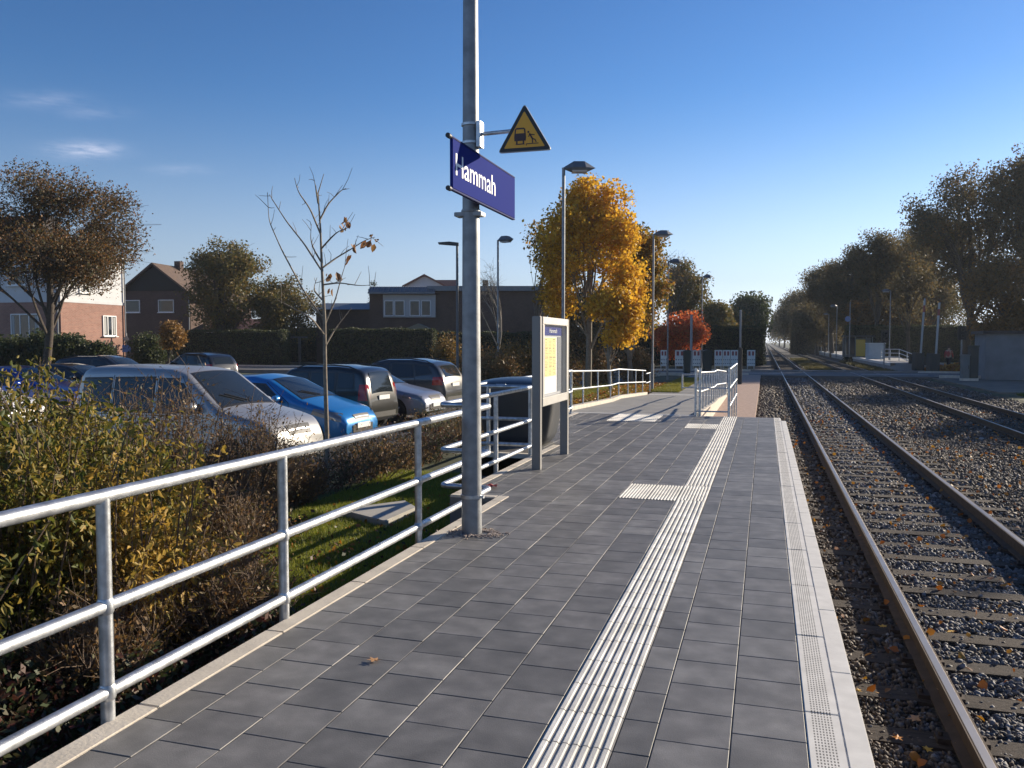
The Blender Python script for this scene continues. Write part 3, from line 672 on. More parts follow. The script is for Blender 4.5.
# thin posts near the crossing
for px, d, ty, lab in [(740, 70, 311, 'pale post standing by the crossing in front of the round green tree'), (691, 60, 316, 'thin grey post between the lamps in front of the red bush'), (684, 37, 0, None)]:
    if not lab: continue
    v = PD(px, d, -.5); q = MB().tube([(v.x, v.y, -.6), (v.x, v.y, ZD(ty, d))], .09, 10).lathe((v.x, v.y, ZD(ty, d)), [(.1, 0), (.1, .05), (.03, .09)], 10).build('signal_post', mat('post_grey_%d' % px, (.35, .35, .33), .7, var=.1), None, smooth=40)
    tag(q, lab, 'post')
# ================================================================== CARS
def car_paint(name, c, metal=.5, rough=.28): return mat(name, c, rough, metal, coat=.8)
tyre_m = mat('tyre_rubber', (.02, .02, .02), .85, bump=.1); rim_m = mat('alloy_rim', (.45, .46, .48), .35, .8)
lens_m = mat('clear_lens', (.22, .24, .26), .08, .3, spec=.6); red_l = mat('red_lens', (.45, .015, .01), .15, coat=.6); trim_m = mat('car_trim', (.015, .015, .017), .5)
plate_m = mat('number_plate', (.75, .75, .72), .5); seam_m = mat('door_gap', (.01, .01, .012), .8)
def make_car(name, S, paint, label, group):
    root = empty(name, (0, 0, 0), label=label, cat=S['cat'], group=group)
    L, Wd = S['L'], S['W'] / 2; prof = S['prof']; px = [p[0] for p in prof]; pz = [p[1] for p in prof]; zb = S['belt']; g0 = .21
    def T(x): return float(np.interp(x, px, pz))
    xs_ = np.linspace(0, L, 300); raw = np.array([T(x) for x in xs_]); ker = np.hanning(13); ker /= ker.sum()
    smo = np.convolve(np.pad(raw, 6, mode='edge'), ker, 'valid'); 
    def T(x): return float(np.interp(x, xs_, smo))
    def Wp(x):
        a = min(1, max(0, x / .75)); b_ = min(1, max(0, (L - x) / .6))
        return Wd * (1 - .24 * (1 - a) ** 2.6) * (1 - .15 * (1 - b_) ** 2.6)
    def B(x): return g0 + .10 * max(0, 1 - x / .25) ** 2 + .12 * max(0, 1 - (L - x) / .3) ** 2
    def hw(x, z):
        w_ = Wp(x); t = T(x); r_ = min(.13, (t - B(x)) * .4)
        k = 1 - .05 * max(0, (.45 - z) / .25) ** 2 - .02 * max(0, (z - .62) / (zb - .5)) * (1 if z < zb else 1)
        ww = w_ * k
        if z > zb: ww -= S['tumble'] * (z - zb)
        if z > t - r_: ww = ww - r_ + math.sqrt(max(0, r_ * r_ - (z - (t - r_)) ** 2))
        return ww
    st = sorted(set(list(np.linspace(0, .8, 14)) + list(np.linspace(.8, L - .7, 44)) + list(np.linspace(L - .7, L, 12))))
    m = MB(); ring_n = None
    for x in st:
        t = T(x); b_ = B(x); r_ = min(.13, (t - b_) * .4); zl = t - r_
        half = [(0, b_), (hw(x, b_) * .6, b_), (hw(x, b_ + .02) * .94, b_)]
        for k in range(11): z = b_ + .05 + (zl - b_ - .05) * k / 10; half.append((hw(x, z), z))
        for k in range(1, 6): z = zl + r_ * math.sin(k / 5 * math.pi / 2); half.append((hw(x, z), z))
        wt = half[-1][0]
        for k in range(1, 6): f = 1 - k / 5; half.append((wt * f, t + .035 * (1 - f * f)))
        ring = half + [(-y, z) for y, z in half[-2:0:-1]]
        o = len(m.v); n = len(ring); m.v += [(x, y, z) for y, z in ring]
        if ring_n:
            for k in range(n): m.f.append((o - n + k, o - n + (k + 1) % n, o + (k + 1) % n, o + k)); m.m.append(0)
        ring_n = n
    m.f.append(tuple(range(ring_n))); m.m.append(0); m.f.append(tuple(range(len(m.v) - ring_n, len(m.v)))[::-1]); m.m.append(0)
    body = m.build('body', [paint, trim_m], root, world=False)
    wr = S['wheel']; axs = S['axles']
    cut = MB()
    for ax in axs:
        for s in (-1, 1): cut.lathe((ax, s * (Wd - .12), wr), [(wr + .055, -.16), (wr + .055, .3)] if s > 0 else [(wr + .055, -.3), (wr + .055, .16)], 32, axis='y')
    co = cut.build('cutter', trim_m)
    md = body.modifiers.new('b', 'BOOLEAN'); md.object = co; md.operation = 'DIFFERENCE'; md.solver = 'EXACT'
    bpy.context.view_layer.update(); dg = bpy.context.evaluated_depsgraph_get()
    me = bpy.data.meshes.new_from_object(body.evaluated_get(dg)); body.modifiers.clear()
    if len(me.polygons) > 100: body.data = me
    bpy.data.objects.remove(co)
    body.data.shade_smooth(); body.data.set_sharp_from_angle(angle=R(38))
    def side_patch(q, s, off=.005, nu=10, nv=5):      # q: four (x,z): bottom-left, bottom-right, top-right, top-left
        def f(u, v):
            a = (q[0][0] * (1 - u) + q[1][0] * u, q[0][1] * (1 - u) + q[1][1] * u); b_ = (q[3][0] * (1 - u) + q[2][0] * u, q[3][1] * (1 - u) + q[2][1] * u)
            x, z = a[0] * (1 - v) + b_[0] * v, a[1] * (1 - v) + b_[1] * v
            return (x, s * (hw(x, z) + off), z)
        return f
    def top_patch(x0, x1, w0, w1, off=.006):
        def f(u, v):
            x = x0 + (x1 - x0) * u; t = T(x); r_ = min(.13, (t - B(x)) * .4); wt = hw(x, t - .001); k = (v * 2 - 1) * (w0 + (w1 - w0) * u); y = wt * k
            return (x - (off if x0 < L / 2 else -off) * .7, y, t + .035 * (1 - k * k if abs(k) < 1 else 0) + off)
        return f
    for q in S['windows']:
        cx_, cz_ = sum(a_[0] for a_ in q) / 4, sum(a_[1] for a_ in q) / 4
        q2 = [(x_ + math.copysign(.035, x_ - cx_), z_ + math.copysign(.03, z_ - cz_)) for x_, z_ in q]
        for s in (-1, 1): MB().grid(side_patch(q2, s, .002), 10, 5).build('window_seal', trim_m, root, smooth=60, world=False)
        for s in (-1, 1): MB().grid(side_patch(q, s), 10, 5).build('window', glass, root, smooth=60, world=False)
    a, b_, w0, w1 = S['windscreen']; MB().grid(top_patch(a, b_, w0, w1), 14, 10).build('windscreen', glass, root, smooth=60, world=False)
    MB().grid(top_patch(a - .04, b_ + .03, w0 + .04, w1 + .04, .003), 14, 10).build('windscreen_seal', trim_m, root, smooth=60, world=False)
    for k in (-1, 1): MB().tube([top_patch(a, b_, w0, w1, .016)(.03, .5 + k * .05), top_patch(a, b_, w0, w1, .016)(.30, .5 + k * .05 + .33)], .009, 5).build('wiper', trim_m, root, world=False)
    a, b_, w0, w1 = S['rear_window']; MB().grid(top_patch(a, b_, w0, w1), 14, 10).build('rear_window', glass, root, smooth=60, world=False)
    for q in S['headlight']:
        for s in (-1, 1): MB().grid(side_patch(q, s, .008), 8, 5).build('headlight', lens_m, root, smooth=60, world=False)
    for q in S['taillight']:
        for s in (-1, 1): MB().grid(side_patch(q, s, .01), 8, 5).build('tail_light', red_l, root, smooth=60, world=False)
    # seams and handles
    for s in (-1, 1):
        mm = MB()
        for sx in S['seams']:
            for (xa, za), (xb, zb_) in zip(sx[:-1], sx[1:]):
                pp = []
                for t_ in np.linspace(0, 1, 7): x, z = xa + (xb - xa) * t_, za + (zb_ - za) * t_; pp.append((x, s * (hw(x, z) + .0), z))
                mm.tube(pp, .006, 5)
        mm.build('door_seam', seam_m, root, world=False)
        for x, z in S['handles']: MB().cbox((x, s * (hw(x, z) + .015), z), .16, .025, .03).build('door_handle', paint, root, bevel=.006, world=False)
        x, z = S['mirror']
        MB().lathe((x, s * (hw(x, z) + .13), z), [(.02, -.10), (.07, -.08), (.085, 0), (.07, .07), (.02, .085)], 12, axis='y').build('mirror', S.get('mirror_m') or paint, root, smooth=60, world=False)
        lo = MB()
        q = [(axs[0] + wr + .09, g0 + .04), (axs[1] - wr - .09, g0 + .04), (axs[1] - wr - .09, g0 + .14), (axs[0] + wr + .09, g0 + .14)]
        lo.grid(side_patch(q, s, .012), 12, 2).build('sill_trim', trim_m, root, smooth=60, world=False)
    # front and rear faces
    fz = T(0)
    def face_strip(x_at, z0, z1, wf, sgn, bulge=.02):
        def f(u, v):
            z = z0 + (z1 - z0) * v; k = (u * 2 - 1) * wf
            return (x_at - sgn * (bulge * (1 - k * k) + .006), Wp(x_at) * k, z)
        return f
    def solve(z, front=True):       # x where the top profile reaches height z
        xx = np.linspace(0, .6, 121) if front else np.linspace(L, L - .6, 121)
        for x in xx:
            if T(x) >= z: return float(x)
        return float(xx[-1])
    MB().grid(face_strip(0, .34, min(.50, fz - .03), .62, 1), 12, 3).build('lower_grille', trim_m, root, smooth=60, world=False)
    def nose(u, v, z0, z1, wf, front, off=.012):
        z = z0 + (z1 - z0) * v; x = solve(z, front); k = (u * 2 - 1) * wf; wt = hw(x, T(x) - .001)
        return (x + (-off if front else off), wt * k, z + .035 * (1 - k * k) + .004)
    z0, z1 = S['grille']; MB().grid(lambda u, v: nose(u, v, z0, z1, .55, True), 12, 4).build('grille', trim_m, root, smooth=60, world=False)
    MB().grid(lambda u, v: nose(u, v, (z0 + z1) / 2 - .008, (z0 + z1) / 2 + .008, .5, True, .016), 12, 1).build('chrome_bar', rim_m, root, world=False)
    MB().cbox((-.035, 0, .48), .015, .52, .11).build('number_plate', plate_m, root, world=False)
    zr = S['rear_plate']; xr = solve(zr, False) if zr > T(L) else L
    MB().cbox((xr + .035, 0, zr), .02, .52, .11).build('number_plate', plate_m, root, world=False)
    MB().grid(lambda u, v: (L + .012 - .02 * abs(u * 2 - 1) ** 3, Wp(L) * .98 * (u * 2 - 1), B(L) + .02 + v * .13), 10, 2).build('rear_bumper_trim', trim_m, root, smooth=60, world=False)
    if S.get('rails'):
        a, b_ = S['rails']
        for s in (-1, 1):
            pts = []
            for t_ in np.linspace(0, 1, 9):
                x = a + (b_ - a) * t_; tt = T(x); pts.append((x, s * (hw(x, tt - .05) - .05), tt + (.03 if 0 < t_ < 1 else -.02)))
            MB().tube(pts, .018, 8).build('roof_rail', S.get('rail_m') or trim_m, root, smooth=60, world=False)
    x = S.get('antenna', L * .35); MB().tube([(x, 0, T(x) + .03), (x + .12, 0, T(x) + .25)], .005, 6).build('antenna', trim_m, root, world=False)
    # wheels
    for ax in axs:
        for s in (-1, 1):
            w_ = empty('wheel', (ax, s * (Wd - .115), wr)); w_.parent = root
            MB().lathe((0, 0, 0), [(wr * .62, -.10), (wr * .95, -.10), (wr, -.07), (wr, .07), (wr * .95, .10), (wr * .62, .10)], 32, axis='y').build('tyre', tyre_m, w_, smooth=40, world=False)
            rm = MB().lathe((0, 0, 0), [(wr * .63, s * .04), (wr * .63, s * .088), (wr * .56, s * .088), (wr * .54, s * .03)], 28, axis='y')
            for k in range(5):
                an = k * 2 * math.pi / 5; rm.tube([(0, s * .075, 0), (wr * .6 * math.cos(an), s * .08, wr * .6 * math.sin(an))], [.045, .03], 6)
            rm.lathe((0, 0, 0), [(.06, s * .05), (.06, s * .095), (.02, s * .10)], 16, axis='y')
            rm.build('rim', rim_m, w_, smooth=40, world=False)
    return root
def win(*a): return list(a)
VAN = dict(cat='van', L=4.2, W=1.76, belt=1.02, tumble=.17, wheel=.31, axles=(.80, 3.38), prof=[(0, .64), (.06, .80), (.22, .93), (.95, 1.10), (1.03, 1.13), (1.78, 1.70), (2.1, 1.77), (3.3, 1.80), (3.95, 1.78), (4.10, 1.70), (4.17, 1.1), (4.2, .60)],
    windows=[[(1.36, 1.08), (2.25, 1.06), (2.25, 1.60), (1.86, 1.60)], [(2.38, 1.06), (3.2, 1.06), (3.2, 1.60), (2.38, 1.62)], [(3.32, 1.06), (3.95, 1.06), (3.92, 1.58), (3.32, 1.60)]],
    windscreen=(1.07, 1.76, .93, .88), rear_window=(4.17, 4.11, .8, .8), headlight=[[(.10, .66), (.55, .70), (.50, .86), (.13, .80)]], taillight=[[(4.02, .8), (4.17, .8), (4.16, 1.25), (4.04, 1.25)]],
    seams=[[(1.28, .35), (1.30, 1.05), (1.82, 1.66)], [(2.31, .32), (2.31, 1.66)], [(3.26, .8), (3.26, 1.66)], [(1.30, 1.0), (4.0, 1.0)]], handles=[(2.15, .92), (2.5, .92)], mirror=(1.42, 1.16), grille=(.66, .82), rear_plate=.95, antenna=2.0)
HATCH = dict(cat='car', L=3.95, W=1.70, belt=.95, tumble=.26, wheel=.30, axles=(.78, 3.27), prof=[(0, .56), (.05, .68), (.22, .80), (.95, 1.0), (1.03, 1.02), (1.85, 1.42), (2.3, 1.50), (3.0, 1.47), (3.55, 1.36), (3.82, 1.05), (3.92, .95), (3.95, .6)],
    windows=[[(1.42, .99), (2.45, .99), (2.40, 1.34), (1.95, 1.32)], [(2.55, .99), (3.25, 1.02), (3.12, 1.30), (2.50, 1.34)]],
    windscreen=(1.07, 1.86, .93, .86), rear_window=(3.82, 3.55, .85, .8), headlight=[[(.08, .58), (.72, .74), (.66, .86), (.12, .76)]], taillight=[[(3.68, .80), (3.92, .80), (3.84, 1.04), (3.64, 1.04)]],
    seams=[[(1.24, .35), (1.28, .96), (1.90, 1.38)], [(2.50, .32), (2.48, 1.38)], [(3.2, .62), (3.3, 1.0)]], handles=[(2.32, .86), (3.1, .88)], mirror=(1.50, 1.04), grille=(.57, .68), rear_plate=.72, antenna=3.2)
MINI = dict(cat='car', L=3.95, W=1.70, belt=1.0, tumble=.17, wheel=.31, axles=(.75, 3.30), prof=[(0, .60), (.05, .74), (.2, .86), (.9, 1.02), (1.0, 1.05), (1.6, 1.54), (2.0, 1.62), (3.0, 1.62), (3.6, 1.56), (3.78, 1.45), (3.90, 1.0), (3.95, .62)],
    windows=[[(1.30, 1.06), (2.2, 1.04), (2.2, 1.46), (1.72, 1.46)], [(2.3, 1.04), (3.0, 1.04), (2.98, 1.46), (2.3, 1.46)], [(3.1, 1.08), (3.55, 1.10), (3.5, 1.44), (3.08, 1.46)]],
    windscreen=(1.05, 1.62, .93, .86), rear_window=(3.905, 3.76, .84, .80), headlight=[[(.08, .64), (.5, .70), (.48, .86), (.12, .80)]], taillight=[[(3.68, .78), (3.935, .78), (3.86, 1.18), (3.70, 1.18)]],
    seams=[[(1.2, .35), (1.25, 1.02), (1.7, 1.52)], [(2.25, .32), (2.25, 1.52)], [(3.05, .75), (3.04, 1.5)]], handles=[(2.1, .92), (2.9, .92)], mirror=(1.38, 1.12), grille=(.64, .78), rear_plate=.84, rails=(1.8, 3.55), antenna=3.3)
SEDAN = dict(cat='car', L=4.4, W=1.78, belt=.93, tumble=.27, wheel=.32, axles=(.86, 3.48), prof=[(0, .56), (.05, .68), (.2, .78), (1.2, .98), (1.28, 1.0), (2.0, 1.38), (2.4, 1.45), (3.2, 1.44), (3.8, 1.34), (4.15, 1.08), (4.36, .95), (4.4, .6)],
    windows=[[(1.62, .98), (2.55, .98), (2.52, 1.33), (2.12, 1.30)], [(2.64, .98), (3.45, .98), (3.35, 1.32), (2.62, 1.34)], [(3.55, 1.0), (3.9, 1.04), (3.75, 1.24), (3.48, 1.30)]],
    windscreen=(1.32, 2.02, .93, .86), rear_window=(4.14, 3.78, .85, .8), headlight=[[(.08, .60), (.62, .70), (.58, .82), (.12, .74)]], taillight=[[(4.05, .78), (4.37, .78), (4.28, 1.0), (4.05, 1.0)]],
    seams=[[(1.42, .35), (1.46, .95), (2.05, 1.36)], [(2.6, .32), (2.58, 1.38)], [(3.4, .6), (3.5, .96)]], handles=[(2.42, .86), (3.3, .88)], mirror=(1.68, 1.02), grille=(.56, .70), rear_plate=.78, antenna=3.7)
SUV = dict(cat='car', L=4.6, W=1.84, belt=1.05, tumble=.24, wheel=.35, axles=(.88, 3.62), prof=[(0, .64), (.05, .80), (.2, .92), (1.2, 1.12), (1.28, 1.14), (1.95, 1.56), (2.4, 1.66), (3.4, 1.66), (4.1, 1.56), (4.3, 1.42), (4.52, 1.08), (4.6, .65)],
    windows=[[(1.62, 1.10), (2.6, 1.10), (2.58, 1.52), (2.12, 1.50)], [(2.7, 1.10), (3.5, 1.12), (3.42, 1.50), (2.68, 1.53)], [(3.6, 1.16), (4.15, 1.24), (3.95, 1.45), (3.5, 1.50)]],
    windscreen=(1.32, 1.98, .93, .86), rear_window=(4.50, 4.28, .84, .8), headlight=[[(.08, .74), (.55, .82), (.5, .96), (.12, .88)]], taillight=[[(4.18, .86), (4.57, .86), (4.48, 1.12), (4.2, 1.12)]],
    seams=[[(1.4, .38), (1.46, 1.08), (2.05, 1.56)], [(2.65, .35), (2.63, 1.58)], [(3.6, .7), (3.55, 1.12)]], handles=[(2.5, .96), (3.4, .98)], mirror=(1.7, 1.16), grille=(.72, .86), rear_plate=.86, rails=(1.95, 4.15), antenna=3.9)
LZ = -.60
p_silver = mat('silver_paint', (.40, .395, .385), .40, .5, coat=.35); p_blue = car_paint('blue_paint', (.012, .19, .50), .3); p_black = car_paint('black_paint', (.010, .011, .012), 0)
p_grey = mat('grey_silver_paint', (.24, .26, .32), .38, .5, coat=.4); p_dark = car_paint('dark_grey_paint', (.028, .032, .038), .05); p_navy = car_paint('royal_blue_paint', (.01, .05, .30), .35); p_white = car_paint('white_car_paint', (.7, .7, .7), 0)
FR = 'cars parked in the row nearest the platform'; BK = 'cars parked in the rows behind'
def place(o, nose_xy, rz): o.location = (nose_xy[0], nose_xy[1], LZ); o.rotation_euler.z = rz
def front_at(px, d, tilt=0):       # nose pointing to the platform, nose seen at column px
    v = PD(px, d); return (v.x, v.y), math.pi + tilt
o = make_car('silver_van', VAN, p_silver, 'silver high-roofed van parked with its nose to the platform, behind the bushes', FR); a = front_at(300, 13.9, R(-3)); place(o, a[0], a[1])
o = make_car('blue_car', HATCH, p_blue, 'bright blue hatchback parked between the silver van and the black hatchback', FR); a = front_at(362, 17.6, R(-3)); place(o, a[0], a[1])
def rear_at(o, S, px, d, tilt=0):
    v = PD(px, d); rz = tilt; o.location = (v.x - S['L'] * math.cos(rz), v.y - S['L'] * math.sin(rz), LZ); o.rotation_euler.z = rz
o = make_car('black_car', MINI, p_black, 'small black hatchback backed in, its red tail light beside the blue car', FR); rear_at(o, MINI, 384, 21.0, R(-4))
o = make_car('silver_car', SEDAN, p_grey, 'silver grey car with its nose out between the black hatchback and the dark estate', FR); a = front_at(436, 23.4, R(-3)); place(o, a[0], a[1])
o = make_car('dark_estate_car', SUV, p_dark, 'dark grey estate with red tail lights, last of the near row by the lamp post', FR); rear_at(o, SUV, 456, 27.0, R(-4))
# second row
o = make_car('royal_blue_car', HATCH, p_navy, 'royal blue car behind the bushes at the left edge of the car park', BK); a = front_at(86, 24.5, R(8)); place(o, a[0], a[1])
o = make_car('white_car', SEDAN, p_white, 'white car half hidden by the bushes at the far left', BK); a = front_at(26, 20.0, R(8)); place(o, a[0], a[1])
o = make_car('dark_saloon_car', SEDAN, p_black, 'black saloon just behind the rear of the silver van', BK); a = front_at(135, 29, R(10)); place(o, a[0], a[1])
o = make_car('dark_estate_car', SUV, p_dark, 'dark car seen over the roof of the silver van, beside the black saloon', BK); a = front_at(165, 33, R(8)); place(o, a[0], a[1])
o = make_car('dark_estate_car', SUV, p_black, 'black estate with a red tail light in front of the tall hedge', BK); rear_at(o, SUV, 226, 42, R(-14))
v = PD(128, 50); o = make_car('white_car', HATCH, p_white, 'pale car far off at the corner of the brick house', BK); o.location = (v.x, v.y, LZ + .1); o.rotation_euler.z = R(200)
# ================================================================== BUILDINGS
brick = mat('red_brick', (.30, .15, .11), .9, cols=[(.25, .12, .09), (.36, .19, .14), (.30, .155, .115)], scale=14, bump=.1, bscale=30)
def brick_tex(name, c1, c2, mortar):
    m = mat(name, c1, .9); t = m.node_tree; L = t.links.new; b = t.nodes['Principled BSDF']
    tcn = N(t, 'ShaderNodeTexCoord'); geo = N(t, 'ShaderNodeNewGeometry'); sp = N(t, 'ShaderNodeSeparateXYZ'); L(geo.outputs['Position'], sp.inputs[0])
    cb = N(t, 'ShaderNodeCombineXYZ'); L(tm(t, 'ADD', sp.outputs[0], sp.outputs[1]), cb.inputs[0]); L(sp.outputs[2], cb.inputs[1])
    bk = N(t, 'ShaderNodeTexBrick'); bk.inputs['Scale'].default_value = 1.0; bk.inputs['Brick Width'].default_value = .25; bk.inputs['Row Height'].default_value = .083; bk.inputs['Mortar Size'].default_value = .008
    bk.inputs['Color1'].default_value = (*c1, 1); bk.inputs['Color2'].default_value = (*c2, 1); bk.inputs['Mortar'].default_value = (*mortar, 1); L(cb.outputs[0], bk.inputs['Vector'])
    n = N(t, 'ShaderNodeTexNoise'); n.inputs['Scale'].default_value = 1.2; n.inputs['Detail'].default_value = 6; L(geo.outputs['Position'], n.inputs['Vector'])
    vm = N(t, 'ShaderNodeVectorMath', operation='SCALE'); L(bk.outputs['Color'], vm.inputs[0]); L(tm(t, 'ADD', tm(t, 'MULTIPLY', n.outputs[0], .6), .7), vm.inputs['Scale']); L(vm.outputs[0], b.inputs['Base Color']); return m
brick_red = brick_tex('brick_pinkish_red', (.34, .165, .12), (.27, .125, .09), (.30, .26, .22))
brick_brown = brick_tex('brick_dark_brown', (.10, .055, .04), (.075, .04, .03), (.12, .10, .085))
plaster = mat('white_plaster', (.60, .60, .60), .85, var=.05, scale=2)
roof_dark = mat('dark_roof_tiles', (.06, .05, .048), .8, var=.25, scale=4, bump=.4, bscale=8)
roof_brown = mat('brown_roof_tiles', (.13, .085, .06), .85, var=.25, scale=3, bump=.5, bscale=7)
metal_grey = mat('zinc_gutter', (.25, .26, .27), .5, .6)
wframe = mat('window_frame_white', (.78, .78, .76), .5)
def window(root, c, w_, h, ax, panes=2, sill=True, face=1):
    """ax: unit vector along wall; outward normal = face side. frame stands 4 cm proud, glass inside"""
    ax = Vector(ax).normalized(); nn_ = Vector((ax.y, -ax.x, 0)) * face; c = Vector(c); f = .07
    M = Matrix((ax, nn_, Vector((0, 0, 1)))).transposed()
    m = MB()
    m.cbox(c + Vector((0, 0, h / 2 - f / 2)), w_, .10, f, M=M); m.cbox(c - Vector((0, 0, h / 2 - f / 2)), w_, .10, f, M=M)
    for k in range(panes + 1):
        m.cbox(c + ax * (-w_ / 2 + f / 2 + (w_ - f) * k / panes), f, .104, h - 2 * f - .002, M=M)
    if sill: m.cbox(c + nn_ * .06 - Vector((0, 0, h / 2 + .04)), w_ + .12, .2, .06, M=M)
    fr = m.build('window', wframe, root)
    g_ = MB().cbox(c, w_ - 2 * f, .06, h - 2 * f, M=M).build('glass', glass, root); g_.parent = fr
    g_.location = (0, 0, 0)
    if w_ > .9 and panes > 1:
        for sg in (-1, 1): cu_ = MB().cbox(c + ax * sg * (w_ / 2 - f - .14) + nn_ * .034, .2, .006, h - 2 * f - .1, M=M).build('curtain', mat('curtain_pale', (.4, .4, .38), .9), root); cu_.parent = fr
    return fr
def rot_frame(origin, deg):     # local house frame: u along the front, v to the back
    a = R(deg); u = Vector((math.cos(a), math.sin(a), 0)); v = Vector((-math.sin(a), math.cos(a), 0)); o = Vector(origin)
    return lambda x, y, z: o + u * x + v * y + Vector((0, 0, z)), u, v
def fbox(mb, F, x0, x1, y0, y1, z0, z1, mi=0):
    vs = [F(x0, y0, z0), F(x1, y0, z0), F(x1, y1, z0), F(x0, y1, z0), F(x0, y0, z1), F(x1, y0, z1), F(x1, y1, z1), F(x0, y1, z1)]
    mb.add(vs, [(3, 2, 1, 0), (4, 5, 6, 7), (0, 1, 5, 4), (1, 2, 6, 5), (2, 3, 7, 6), (3, 0, 4, 7)], mi); return mb
# -- house 1: brick below, white above; right gable side in the sun
c0 = PD(62, 55, 0); F, u, v = rot_frame((c0.x, c0.y, 0), 2)
h1 = empty('brick_house', (c0.x, c0.y, -.5), label='two-tone house, pinkish brick below and white plaster above, at far left', cat='house')
zb1 = ZD(302, 55); ze = ZD(262, 55); D1 = 6.0
fbox(MB(), F, -22, 0, 0, D1, -.6, zb1).build('wall', brick_red, h1)
fbox(MB(), F, -22.03, .03, -.03, D1 + .03, zb1 + .005, zb1 + .22).build('ledge', plaster, h1)
m = fbox(MB(), F, -22, -.002, .002, D1, zb1 + .22, ze + .6); m.build('upper_wall', plaster, h1)
zr = ZD(207, 55)
rr = MB(); rr.add([F(-22.5, -.6, ze + .5), F(-3.0, -.6, ze + .5), F(-3.4, D1 / 2, zr), F(-22.5, D1 / 2, zr), F(-22.5, D1 + .6, ze + .5), F(-3.0, D1 + .6, ze + .5)], [(0, 1, 2, 3), (3, 2, 5, 4), (1, 5, 2), (0, 4, 5, 1), (0, 3, 4)])
rr.build('roof', roof_dark, h1)
rr = MB(); rr.add([F(-3.1, -.4, ze + .61), F(.4, -.4, ze + .61), F(.4, D1 + .4, ze + .61), F(-3.1, D1 + .4, ze + .61), F(-3.1, -.4, ze + .8), F(.4, -.4, ze + .8), F(.4, D1 + .4, ze + .8), F(-3.1, D1 + .4, ze + .8)], [(3, 2, 1, 0), (4, 5, 6, 7), (0, 1, 5, 4), (1, 2, 6, 5), (2, 3, 7, 6), (3, 0, 4, 7)])
rr.build('flat_roof', roof_dark, h1)
zw = ZD(325.5, 58)
window(h1, F(.02, 4.4, zw), 1.30, 1.45, v, 3, face=1)
window(h1, F(.02, 2.2, ZD(286, 58)), 1.1, 1.1, v, 2, face=1)
for x, w_ in ((-2.9, 2.3), (-6.6, 2.2), (-12, 2.2)): window(h1, F(x, -.02, ZD(327, 55)), w_, 1.8, u, 3, face=1)
for x in (-3.5, -9.0): window(h1, F(x, -.02, ZD(275, 55)), 1.5, 1.3, u, 2, face=1)
for x, y in ((-.12, -.14), (.1, D1 - .1)): MB().tube([F(x, y, -.6), F(x, y, ze + .6)], .05, 8).build('downpipe', metal_grey, h1)
MB().tube([F(.45, -.45, ze + .66), F(.45, D1 + .45, ze + .66)], .07, 8).build('gutter', metal_grey, h1)
# -- house 2: dark gabled house, ridge running away to the right
c0 = PD(122, 84, 0); F, u, v = rot_frame((c0.x, c0.y, 0), 8)
h2 = empty('gabled_house', (c0.x, c0.y, -.5), label='dark brown gabled house with a small chimney left of the tall hedge', cat='house')
W_ = 7.6; zE = ZD(291, 84); zA = ZD(264, 84); Dp = 13
m = MB(); pts = [(0, -.6), (W_, -.6), (W_, zE), (W_ / 2, zA - .25), (0, zE)]
vs = [F(x, 0, z) for x, z in pts] + [F(x, Dp, z) for x, z in pts]; n = 5
m.add(vs, [tuple(range(n)), tuple(range(n, 2 * n))[::-1]] + [(i, n + i, n + (i + 1) % n, (i + 1) % n) for i in range(n)]); m.build('wall', brick_brown, h2)
m = MB()
for s in (-1, 1):
    ex = W_ / 2 + s * (W_ / 2 + .9); q = [(W_ / 2, zA), (ex, zE - .75), (ex, zE - .95), (W_ / 2, zA - .2)]
    vs = [F(x, -.5, z) for x, z in q] + [F(x, Dp + .4, z) for x, z in q]; m.add(vs, [(0, 1, 2, 3), (4, 7, 6, 5), (0, 4, 5, 1), (2, 1, 5, 6), (3, 2, 6, 7), (0, 3, 7, 4)])
rf = m.build('roof', roof_brown, h2)
ch = fbox(MB(), F, W_ / 2 + .1, W_ / 2 + .75, 3.4, 4.1, zA - 1, zA + .5).build('chimney', brick_brown, h2); ch.parent = rf
window(h2, F(1.3, -.02, ZD(306.5, 84)), 1.7, 1.25, u, 1); window(h2, F(5.0, -.02, ZD(306.5, 84)), 1.7, 1.25, u, 1)
m = MB(); m.add([F(x, y, z) for y in (-.08, -.01) for x, z in ((.0, zE - .05), (W_, zE - .05), (W_ / 2, zA - .3))], [(0, 1, 2), (5, 4, 3), (0, 3, 4, 1), (1, 4, 5, 2), (2, 5, 3, 0)]); m.build('gable_cladding', mat('black_boards', (.02, .018, .016), .8), h2)
for q in (-.75, W_ + .75): MB().tube([F(q, -.4, zE - .80), F(q, Dp, zE - .80)], .08, 8).build('gutter', metal_grey, h2)
MB().tube([F(W_ - .1, -.1, -.6), F(W_ - .1, -.1, zE - .4)], .06, 8).build('downpipe', metal_grey, h2)
# small pale annex roof seen between the tree and hedge
c0 = PD(205, 82, 0); F, u, v = rot_frame((c0.x, c0.y, 0), 10)
an = empty('low_annex', (c0.x, c0.y, -.5), label='low annex with a reddish roof and white fascia behind the tall hedge', cat='building')
fbox(MB(), F, 0, 6, 0, 5, -.6, ZD(332, 82)).build('wall', plaster, an)
m = MB(); m.add([F(-.4, -.4, ZD(330, 82)), F(6.4, -.4, ZD(330, 82)), F(6.4, 4, ZD(318, 82)), F(-.4, 4, ZD(318, 82)), F(-.4, 5.4, ZD(330, 82)), F(6.4, 5.4, ZD(330, 82))], [(0, 1, 2, 3), (3, 2, 5, 4), (0, 3, 4), (1, 5, 2), (0, 4, 5, 1)]); m.build('roof', mat('red_roof_tiles', (.22, .10, .07), .85, var=.2, scale=5), an)
